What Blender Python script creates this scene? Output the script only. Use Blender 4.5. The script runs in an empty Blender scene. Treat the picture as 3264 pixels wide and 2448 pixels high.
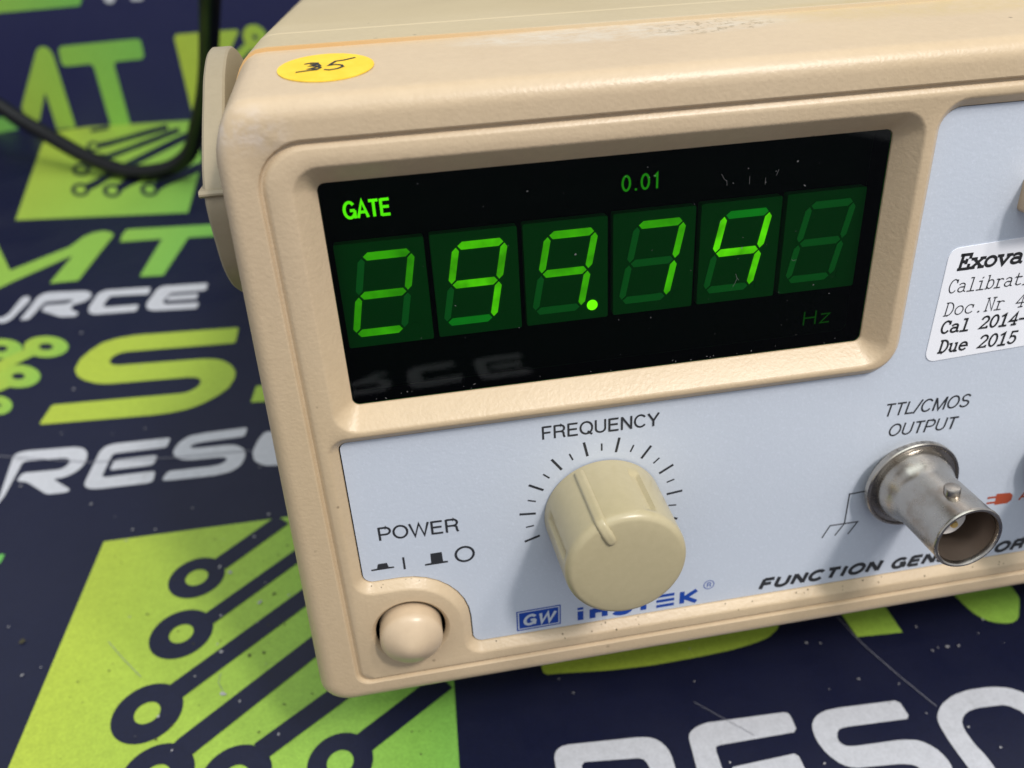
import bpy, bmesh, math, random
from mathutils import Matrix, Vector, Euler

random.seed(7)
S = 0.00087                       # one model unit is 0.87 mm
scene = bpy.context.scene
COL = scene.collection

# ---------------------------------------------------------------- measured layout
CAM_POS = [5.612, -88.233, 152.342]
CAM_AXES = [[0.984781, -0.169032, -0.040422], [0.125883, 0.533366, 0.836466], [-0.11983, -0.828824, 0.546527]]  # right, up, back
CAM_LENS = 28.9166
UNIT_POS = [0.0, 8.724, 102.63]
UNIT_TILT = -0.084796
WALL_A = [-255.0, 540.48]
WALL_D = [0.99682, -0.07967]
MAT_PRINT = [
    ('S',[[-58.71,206.81],[-96.42,210.2],[-97.82,210.18],[-102.99,209.55],[-104.33,209.18],[-108.09,207.44],[-109.11,206.55],[-111.55,202.72],[-112.16,201.47],[-113.93,196.6],[-114.17,195.25],[-114.21,189.64],[-113.95,188.29],[-112.36,184.38],[-111.62,183.22],[-109.0,180.34],[-107.94,179.44],[-104.26,177.04],[-103.0,176.47],[-99.98,175.62],[-98.61,175.38],[-72.36,173.37],[-70.99,173.11],[-69.61,172.68],[-68.49,171.99],[-67.57,171.01],[-67.08,169.83],[-66.99,168.2],[-67.28,166.88],[-68.03,165.51],[-68.92,164.48],[-70.07,163.63],[-71.25,163.14],[-72.49,163.0],[-73.8,162.97],[-114.88,165.74],[-115.63,165.09],[-116.43,155.07],[-115.79,154.32],[-81.16,151.56],[-79.76,151.5],[-75.37,151.49],[-73.97,151.6],[-69.67,152.3],[-68.36,152.73],[-65.04,154.4],[-63.88,155.18],[-60.48,158.15],[-59.53,159.17],[-57.32,162.12],[-56.73,163.36],[-55.64,167.59],[-55.48,168.97],[-55.58,172.7],[-55.87,174.04],[-57.31,177.41],[-58.02,178.6],[-60.27,181.46],[-61.3,182.38],[-63.59,183.78],[-64.87,184.31],[-68.51,185.19],[-69.89,185.41],[-98.29,187.9],[-99.57,188.24],[-100.76,188.79],[-101.69,189.55],[-102.39,190.53],[-102.75,191.72],[-102.78,193.61],[-102.4,194.89],[-101.56,196.12],[-100.51,196.94],[-99.06,197.48],[-97.71,197.67],[-58.72,194.61],[-58.02,195.25],[-58.01,206.05]],(0.05,0.25)),
    ('M',[[-48.33,151.71],[-47.45,161.65],[-39.08,161.5],[-38.4,150.53]],(0.3,0.4)),
    ('wR',[[-117.59,114.68],[-116.9,116.79],[-116.77,118.15],[-119.11,137.27],[-118.98,138.35],[-118.55,139.11],[-117.69,139.6],[-116.42,139.82],[-115.08,139.87],[-101.65,138.63],[-100.31,138.28],[-99.03,137.71],[-97.97,136.88],[-96.97,135.59],[-96.38,134.36],[-95.97,132.62],[-95.82,131.24],[-95.84,128.85],[-96.15,127.52],[-96.83,126.11],[-97.66,125.01],[-98.73,124.08],[-99.75,123.47],[-100.75,123.19],[-101.77,123.06],[-102.81,123.07],[-102.82,122.59],[-97.2,117.17],[-96.91,116.42],[-97.34,115.89],[-98.25,115.66],[-102.38,115.86],[-103.58,116.38],[-110.24,122.81],[-111.4,123.54],[-113.46,124.3],[-114.01,125.24],[-113.65,127.56],[-112.84,128.2],[-103.6,127.55],[-102.52,127.69],[-101.75,128.07],[-101.14,128.87],[-100.69,130.09],[-100.7,131.16],[-101.17,132.11],[-101.73,132.77],[-102.39,133.15],[-103.42,133.4],[-113.39,134.29],[-114.38,134.23],[-114.97,133.98],[-115.27,133.16],[-115.35,118.54],[-115.49,117.16],[-116.31,113.09],[-116.79,112.81],[-117.47,113.61]],(0.2,0.8)),
    ('wE',[[-72.42,136.96],[-88.18,137.56],[-89.52,137.4],[-90.8,137.01],[-91.75,136.19],[-92.36,134.95],[-92.7,133.63],[-93.36,119.59],[-93.23,118.43],[-92.89,117.51],[-92.25,116.71],[-91.29,116.01],[-90.15,115.55],[-88.83,115.33],[-87.47,115.19],[-74.71,114.82],[-73.79,115.05],[-73.35,115.56],[-73.17,116.5],[-73.35,119.63],[-74.09,120.34],[-87.43,120.56],[-88.34,120.74],[-88.74,121.08],[-88.9,121.95],[-88.45,130.72],[-88.23,131.64],[-87.88,132.06],[-87.0,132.25],[-72.8,131.9],[-72.05,132.58],[-71.78,136.23]],(0.2,0.8)),
    ('wE',[[-86.23,128.77],[-74.94,128.41],[-74.28,127.69],[-74.41,124.81],[-74.74,123.93],[-75.34,123.58],[-76.34,123.43],[-86.73,123.73],[-87.36,124.45],[-87.0,128.1]],(0.2,0.8)),
    ('wS',[[-48.69,137.14],[-60.8,137.07],[-62.19,136.97],[-65.38,136.55],[-66.55,135.95],[-68.37,133.96],[-69.0,132.76],[-69.67,129.85],[-69.6,128.51],[-69.15,127.17],[-68.43,126.01],[-67.2,124.82],[-66.03,124.13],[-64.33,123.62],[-62.96,123.38],[-55.32,122.94],[-54.15,122.7],[-53.21,122.3],[-52.69,121.75],[-52.61,121.05],[-52.97,120.33],[-53.78,119.57],[-54.83,119.1],[-56.14,118.91],[-57.49,118.85],[-68.93,119.31],[-69.8,118.66],[-70.54,115.81],[-70.03,115.01],[-68.65,114.78],[-67.26,114.63],[-55.57,114.13],[-54.18,114.24],[-51.28,114.81],[-50.09,115.43],[-48.61,116.84],[-47.95,118.0],[-47.27,121.06],[-47.24,122.43],[-47.66,124.68],[-48.27,125.87],[-49.71,127.36],[-50.79,128.12],[-52.0,128.63],[-53.3,128.92],[-62.03,129.33],[-63.17,129.47],[-64.07,129.67],[-64.6,130.03],[-64.77,130.54],[-64.53,131.06],[-63.87,131.58],[-62.86,131.93],[-61.51,132.1],[-60.13,132.2],[-49.16,132.28],[-48.4,132.98],[-48.06,136.44]],(0.2,0.8)),
    ('wO',[[-42.48,132.77],[-43.74,130.01],[-44.17,128.69],[-45.11,124.09],[-45.11,122.72],[-44.42,119.4],[-43.78,118.22],[-41.76,116.23],[-40.58,115.6],[-32.18,113.85],[-31.53,114.41],[-32.29,130.46],[-33.01,131.31],[-41.5,133.25]],(0.2,0.8)),
    ('wU',[[-151.05,257.6],[-152.53,257.61],[-153.26,256.91],[-153.84,243.12],[-154.17,241.79],[-154.96,240.07],[-155.95,239.38],[-157.39,239.27],[-158.18,238.52],[-158.47,236.11],[-157.88,235.25],[-153.6,234.19],[-152.52,234.59],[-151.54,235.99],[-151.04,237.26],[-148.96,251.94],[-149.06,253.3],[-150.15,256.93]],(0.2,0.8)),
    ('wR',[[-147.43,235.7],[-146.64,255.23],[-146.3,256.55],[-145.37,258.4],[-144.37,259.13],[-142.78,259.35],[-141.4,259.33],[-127.83,256.93],[-126.64,256.32],[-124.62,254.33],[-124.04,253.14],[-123.62,249.62],[-123.92,248.34],[-125.22,246.35],[-126.26,245.5],[-128.78,244.48],[-129.37,243.52],[-129.11,240.69],[-128.54,239.5],[-125.26,236.3],[-124.89,235.13],[-125.18,233.58],[-126.0,233.01],[-130.73,233.78],[-131.96,234.33],[-140.4,241.18],[-140.95,242.32],[-140.95,246.14],[-140.26,246.78],[-133.02,246.12],[-131.8,246.53],[-130.4,247.79],[-130.27,248.6],[-131.06,249.3],[-132.16,249.67],[-140.56,249.97],[-141.47,249.7],[-141.91,249.11],[-142.21,248.12],[-143.82,235.46],[-144.6,234.81],[-146.75,234.95]],(0.2,0.8)),
    ('wC',[[-100.47,253.59],[-118.03,255.33],[-119.23,254.92],[-120.75,253.45],[-121.29,252.26],[-121.92,240.96],[-121.8,239.58],[-120.99,235.92],[-120.33,234.75],[-118.72,233.2],[-117.52,232.66],[-102.09,231.49],[-101.39,232.14],[-101.4,236.72],[-102.09,237.48],[-114.13,238.42],[-115.23,238.91],[-116.04,239.8],[-116.37,240.95],[-115.76,246.8],[-115.44,247.8],[-114.97,248.39],[-114.03,248.59],[-100.08,246.62],[-99.42,247.22],[-99.73,252.82]],(0.2,0.8)),
    ('wE',[[-76.34,251.44],[-93.81,253.15],[-95.0,252.72],[-96.14,251.58],[-96.72,250.39],[-98.41,237.8],[-98.33,236.43],[-97.51,233.25],[-96.81,232.11],[-95.13,230.61],[-93.91,230.05],[-77.61,227.81],[-76.89,228.42],[-76.71,232.56],[-77.38,233.35],[-90.0,234.92],[-91.0,235.63],[-91.83,237.37],[-91.93,238.67],[-90.21,244.62],[-89.32,245.24],[-76.13,244.24],[-75.45,244.89],[-75.62,250.68]],(0.2,0.8)),
    ('wE',[[-89.5,242.7],[-78.93,242.04],[-78.23,241.3],[-78.22,237.42],[-78.91,236.81],[-90.39,238.21],[-90.95,238.98],[-90.34,242.06]],(0.2,0.8)),
    ('M',[[-191.58,337.24],[-181.72,316.42],[-181.11,315.16],[-168.4,289.11],[-167.61,289.0],[-148.25,309.98],[-147.59,311.17],[-144.69,321.69],[-144.02,322.87],[-141.15,325.95],[-139.99,326.6],[-136.72,327.28],[-135.48,326.99],[-132.28,324.46],[-131.46,323.38],[-130.09,320.18],[-129.88,318.84],[-130.41,313.25],[-130.53,311.85],[-133.43,269.53],[-134.18,268.85],[-144.81,269.03],[-145.47,269.74],[-143.61,297.63],[-143.9,298.15],[-144.56,297.81],[-145.34,297.09],[-162.81,275.31],[-163.62,274.18],[-165.99,270.41],[-166.95,269.46],[-168.11,268.74],[-168.91,269.05],[-191.66,337.21]],(0.45,0.6)),
    ('T',[[-124.19,326.09],[-78.53,320.6],[-77.75,319.82],[-76.05,305.61],[-76.66,305.0],[-91.59,306.82],[-92.35,306.21],[-96.45,265.24],[-97.21,264.64],[-106.23,265.85],[-106.89,266.65],[-104.81,307.74],[-105.47,308.49],[-124.05,309.96],[-124.82,310.72],[-125.64,319.18],[-125.62,320.57],[-124.97,325.48]],(0.6,0.85)),
    ('chip',[[-213.15,530.48],[-217.08,520.63],[-215.2,498.88],[-186.95,355.82],[-97.77,341.84],[-102.53,424.13],[-118.56,530.45],[-186.6,539.22]],(0.1,0.75)),
    ('wR',[[24.45,7.26],[24.93,7.9],[25.57,8.37],[26.37,8.65],[27.46,8.74],[41.45,7.6],[42.8,7.38],[44.09,7.04],[45.17,6.43],[46.04,5.53],[46.63,4.53],[46.95,3.43],[47.08,2.18],[47.01,0.54],[46.91,-0.86],[46.73,-2.93],[46.36,-4.26],[45.38,-6.26],[45.17,-7.59],[45.58,-10.6],[44.98,-11.16],[41.96,-10.57],[41.17,-9.75],[40.69,-6.7],[40.83,-5.36],[41.62,-3.34],[41.91,-1.99],[42.05,0.77],[41.87,1.87],[41.45,2.67],[40.54,3.16],[29.86,4.42],[29.12,3.8],[28.48,-7.25],[27.75,-7.81],[24.29,-7.14],[23.62,-6.3],[23.83,1.08],[23.9,2.48],[24.16,6.24]],(0.2,0.8)),
    ('wE',[[52.15,6.24],[52.85,6.86],[53.87,7.38],[55.31,7.81],[56.68,7.98],[72.73,7.18],[73.55,6.9],[73.8,6.4],[73.87,5.45],[73.67,3.18],[72.91,2.49],[57.47,2.72],[56.6,2.6],[56.27,2.35],[56.06,1.52],[55.89,-1.22],[55.8,-2.61],[55.56,-6.47],[55.7,-7.54],[56.06,-8.27],[56.94,-8.68],[71.96,-9.6],[72.59,-10.34],[72.29,-13.23],[71.52,-13.87],[54.49,-12.51],[53.2,-12.07],[51.65,-11.04],[50.99,-9.96],[50.57,-5.98],[50.58,-4.59],[51.72,5.23]],(0.2,0.8)),
    ('wE',[[58.02,-2.19],[70.81,-1.88],[71.49,-2.56],[71.46,-4.3],[71.42,-5.47],[71.37,-6.41],[70.64,-6.83],[57.43,-5.88],[56.85,-5.14],[57.21,-2.9]],(0.2,0.8)),
    ('wS',[[97.27,4.5],[97.3,1.53],[96.61,0.86],[83.9,1.55],[82.8,1.5],[81.99,1.33],[81.31,0.74],[80.77,-0.29],[80.67,-1.14],[81.01,-1.83],[81.59,-2.29],[82.4,-2.53],[83.51,-2.68],[92.24,-3.14],[93.62,-3.34],[95.6,-3.79],[96.78,-4.44],[97.83,-5.48],[98.55,-6.58],[98.98,-7.8],[99.19,-8.92],[99.16,-9.96],[98.88,-11.12],[97.91,-13.45],[97.13,-14.57],[95.79,-15.81],[94.59,-16.4],[92.43,-16.77],[91.04,-16.85],[77.85,-16.2],[77.09,-15.47],[76.92,-13.37],[77.57,-12.72],[88.77,-13.34],[90.16,-13.31],[91.7,-13.14],[92.63,-12.78],[93.12,-12.19],[93.36,-11.45],[93.37,-10.53],[93.14,-9.7],[92.68,-8.96],[91.86,-8.41],[90.68,-8.06],[89.39,-7.81],[81.6,-7.03],[80.36,-6.69],[79.27,-6.14],[78.36,-5.28],[77.34,-3.64],[76.85,-2.35],[76.54,-0.68],[76.52,0.7],[76.75,2.27],[77.28,3.46],[78.15,4.45],[79.21,5.18],[80.46,5.64],[81.79,5.89],[83.38,5.94],[84.78,5.93],[96.56,5.24]],(0.2,0.8)),
    ('wO',[[103.32,0.82],[104.68,2.05],[105.84,2.79],[108.18,3.79],[109.51,4.16],[112.07,4.54],[113.46,4.6],[116.97,4.41],[118.34,4.2],[120.45,3.67],[121.69,3.09],[122.94,2.17],[123.89,1.17],[124.96,-0.43],[125.37,-1.71],[125.44,-4.02],[124.77,-4.83],[120.5,-5.52],[119.93,-4.94],[120.26,-3.08],[119.88,-1.91],[118.51,-0.56],[117.31,-0.01],[112.53,0.33],[111.14,0.26],[109.7,0.01],[108.52,-0.47],[107.54,-1.18],[106.85,-2.01],[106.46,-2.96],[106.26,-4.13],[106.27,-6.22],[106.43,-7.55],[106.73,-8.82],[106.9,-10.09],[106.93,-11.37],[106.86,-12.71],[106.58,-15.14],[105.81,-15.98],[102.86,-16.61],[102.16,-16.06],[102.04,-11.74],[101.99,-10.4],[101.93,-9.11],[101.87,-7.77],[101.82,-5.74],[101.85,-4.35],[102.0,-2.27],[102.23,-1.09],[102.61,-0.13]],(0.2,0.8)),
    ('S',[[25.99,27.71],[26.07,26.65],[26.81,26.05],[30.38,25.66],[31.77,25.49],[39.09,24.5],[40.48,24.36],[49.49,23.81],[50.89,23.77],[60.78,23.87],[62.18,23.91],[68.16,24.17],[69.56,24.3],[73.72,24.84],[75.09,25.1],[77.28,25.62],[78.56,26.15],[80.69,27.44],[81.61,28.43],[83.32,31.69],[83.83,32.99],[85.09,37.59],[84.57,38.28],[28.17,39.93],[27.38,39.25],[26.04,28.93]],(0.1,0.25)),
    ('M',[[96.56,33.76],[97.19,27.6],[97.34,21.91],[107.83,21.08],[108.0,27.23],[108.24,33.43]],(0.35,0.45)),
    ('M',[[125.5,29.13],[126.17,24.25],[126.55,22.97],[127.12,21.78],[127.73,20.86],[128.37,20.2],[129.21,19.63],[130.25,19.15],[131.39,18.82],[132.63,18.63],[133.78,18.75],[134.85,19.18],[135.83,19.94],[139.21,24.18],[139.76,25.42],[140.17,28.14],[139.58,28.88],[126.1,29.78]],(0.5,0.6)),
    ('chip',[[-81.51,91.44],[-86.15,0.07],[4.81,-1.03],[9.98,90.31]],(0.05,0.8)),
    ('wA',[[55.82,-196.16],[39.02,-195.5],[37.59,-195.68],[36.23,-196.1],[35.22,-197.01],[34.57,-198.37],[34.2,-199.82],[33.5,-215.26],[33.64,-216.53],[34.0,-217.54],[34.68,-218.42],[35.71,-219.19],[36.92,-219.7],[38.33,-219.94],[39.78,-220.09],[53.38,-220.5],[54.36,-220.25],[54.83,-219.69],[55.02,-218.65],[54.83,-215.21],[54.04,-214.43],[39.82,-214.19],[38.85,-213.99],[38.42,-213.62],[38.25,-212.66],[38.73,-203.02],[38.97,-202.01],[39.34,-201.55],[40.28,-201.34],[55.41,-201.72],[56.21,-200.97],[56.5,-196.96]],(0,0)),
    ('wA',[[41.1,-205.16],[53.13,-205.56],[53.84,-206.35],[53.7,-209.52],[53.35,-210.48],[52.71,-210.87],[51.64,-211.03],[40.57,-210.7],[39.89,-209.91],[40.28,-205.9]],(0,0)),
    ('wA',[[25.93,-197.32],[7.98,-195.5],[6.75,-195.93],[5.2,-197.47],[4.64,-198.72],[4.0,-210.57],[4.12,-212.02],[4.95,-215.85],[5.63,-217.08],[7.27,-218.71],[8.5,-219.27],[24.27,-220.5],[24.99,-219.82],[24.98,-215.02],[24.27,-214.22],[11.96,-213.23],[10.84,-212.72],[10.01,-211.79],[9.67,-210.58],[10.3,-204.45],[10.62,-203.4],[11.1,-202.78],[12.07,-202.57],[26.33,-204.63],[27.0,-204.0],[26.68,-198.13]],(0,0)),
    ('wA',[[-22.79,-215.57],[-25.0,-197.9],[-24.88,-196.9],[-24.47,-196.2],[-23.66,-195.75],[-22.46,-195.55],[-21.19,-195.5],[-8.51,-196.65],[-7.24,-196.97],[-6.03,-197.5],[-5.03,-198.26],[-4.09,-199.45],[-3.53,-200.59],[-3.14,-202.2],[-3.0,-203.47],[-3.02,-205.68],[-3.31,-206.91],[-3.95,-208.21],[-4.74,-209.23],[-5.75,-210.09],[-6.71,-210.65],[-7.66,-210.91],[-8.62,-211.03],[-9.6,-211.02],[-9.61,-211.46],[-4.3,-216.47],[-4.03,-217.16],[-4.44,-217.65],[-5.3,-217.87],[-9.2,-217.68],[-10.33,-217.2],[-16.62,-211.26],[-17.72,-210.59],[-19.66,-209.88],[-20.18,-209.02],[-19.84,-206.87],[-19.08,-206.28],[-10.35,-206.88],[-9.33,-206.75],[-8.6,-206.4],[-8.03,-205.66],[-7.6,-204.54],[-7.61,-203.55],[-8.05,-202.67],[-8.58,-202.06],[-9.21,-201.71],[-10.18,-201.48],[-19.6,-200.66],[-20.53,-200.71],[-21.09,-200.94],[-21.37,-201.7],[-21.45,-215.21],[-21.58,-216.48],[-22.36,-220.24],[-22.81,-220.5]],(0,0)),
    ('wA',[[-90.43,-195.5],[-102.39,-195.58],[-103.76,-195.68],[-106.91,-196.14],[-108.06,-196.79],[-109.86,-198.96],[-110.48,-200.26],[-111.14,-203.42],[-111.07,-204.88],[-110.63,-206.33],[-109.92,-207.59],[-108.7,-208.89],[-107.55,-209.64],[-105.87,-210.19],[-104.52,-210.45],[-96.98,-210.93],[-95.82,-211.19],[-94.89,-211.62],[-94.38,-212.22],[-94.3,-212.98],[-94.66,-213.76],[-95.46,-214.59],[-96.49,-215.1],[-97.79,-215.31],[-99.12,-215.37],[-110.41,-214.87],[-111.27,-215.58],[-112.0,-218.67],[-111.5,-219.54],[-110.13,-219.79],[-108.76,-219.96],[-97.22,-220.5],[-95.85,-220.38],[-92.99,-219.76],[-91.81,-219.09],[-90.35,-217.56],[-89.7,-216.3],[-89.03,-212.97],[-89.0,-211.48],[-89.41,-209.04],[-90.02,-207.74],[-91.44,-206.13],[-92.5,-205.3],[-93.7,-204.75],[-94.98,-204.43],[-103.6,-203.99],[-104.72,-203.83],[-105.61,-203.62],[-106.14,-203.22],[-106.3,-202.67],[-106.07,-202.11],[-105.42,-201.54],[-104.42,-201.16],[-103.09,-200.98],[-101.72,-200.87],[-90.9,-200.78],[-90.15,-200.02],[-89.81,-196.26]],(0,0)),
    ('wA',[[-118.68,-196.16],[-135.48,-195.5],[-136.91,-195.68],[-138.27,-196.1],[-139.28,-197.01],[-139.93,-198.37],[-140.3,-199.82],[-141.0,-215.26],[-140.86,-216.53],[-140.5,-217.54],[-139.82,-218.42],[-138.79,-219.19],[-137.58,-219.7],[-136.17,-219.94],[-134.72,-220.09],[-121.12,-220.5],[-120.14,-220.25],[-119.67,-219.69],[-119.48,-218.65],[-119.67,-215.21],[-120.46,-214.43],[-134.68,-214.19],[-135.65,-213.99],[-136.08,-213.62],[-136.25,-212.66],[-135.77,-203.02],[-135.53,-202.01],[-135.16,-201.55],[-134.22,-201.34],[-119.09,-201.72],[-118.29,-200.97],[-118.0,-196.96]],(0,0)),
    ('wA',[[-133.4,-205.16],[-121.37,-205.56],[-120.66,-206.35],[-120.8,-209.52],[-121.15,-210.48],[-121.79,-210.87],[-122.86,-211.03],[-133.93,-210.7],[-134.61,-209.91],[-134.22,-205.9]],(0,0)),
    ('wA',[[-167.79,-215.57],[-170.0,-197.9],[-169.88,-196.9],[-169.47,-196.2],[-168.66,-195.75],[-167.46,-195.55],[-166.19,-195.5],[-153.51,-196.65],[-152.24,-196.97],[-151.03,-197.5],[-150.03,-198.26],[-149.09,-199.45],[-148.53,-200.59],[-148.14,-202.2],[-148.0,-203.47],[-148.02,-205.68],[-148.31,-206.91],[-148.95,-208.21],[-149.74,-209.23],[-150.75,-210.09],[-151.71,-210.65],[-152.66,-210.91],[-153.62,-211.03],[-154.6,-211.02],[-154.61,-211.46],[-149.3,-216.47],[-149.03,-217.16],[-149.44,-217.65],[-150.3,-217.87],[-154.2,-217.68],[-155.33,-217.2],[-161.62,-211.26],[-162.72,-210.59],[-164.66,-209.88],[-165.18,-209.02],[-164.84,-206.87],[-164.08,-206.28],[-155.35,-206.88],[-154.33,-206.75],[-153.6,-206.4],[-153.03,-205.66],[-152.6,-204.54],[-152.61,-203.55],[-153.05,-202.67],[-153.58,-202.06],[-154.21,-201.71],[-155.18,-201.48],[-164.6,-200.66],[-165.53,-200.71],[-166.09,-200.94],[-166.37,-201.7],[-166.45,-215.21],[-166.58,-216.48],[-167.36,-220.24],[-167.81,-220.5]],(0,0)),
    ('chip',[[-111.92,93.08],[-106.89,92.0],[-106.85,89.45],[-108.94,84.29]],(0.9,1.0)),
]
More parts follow.
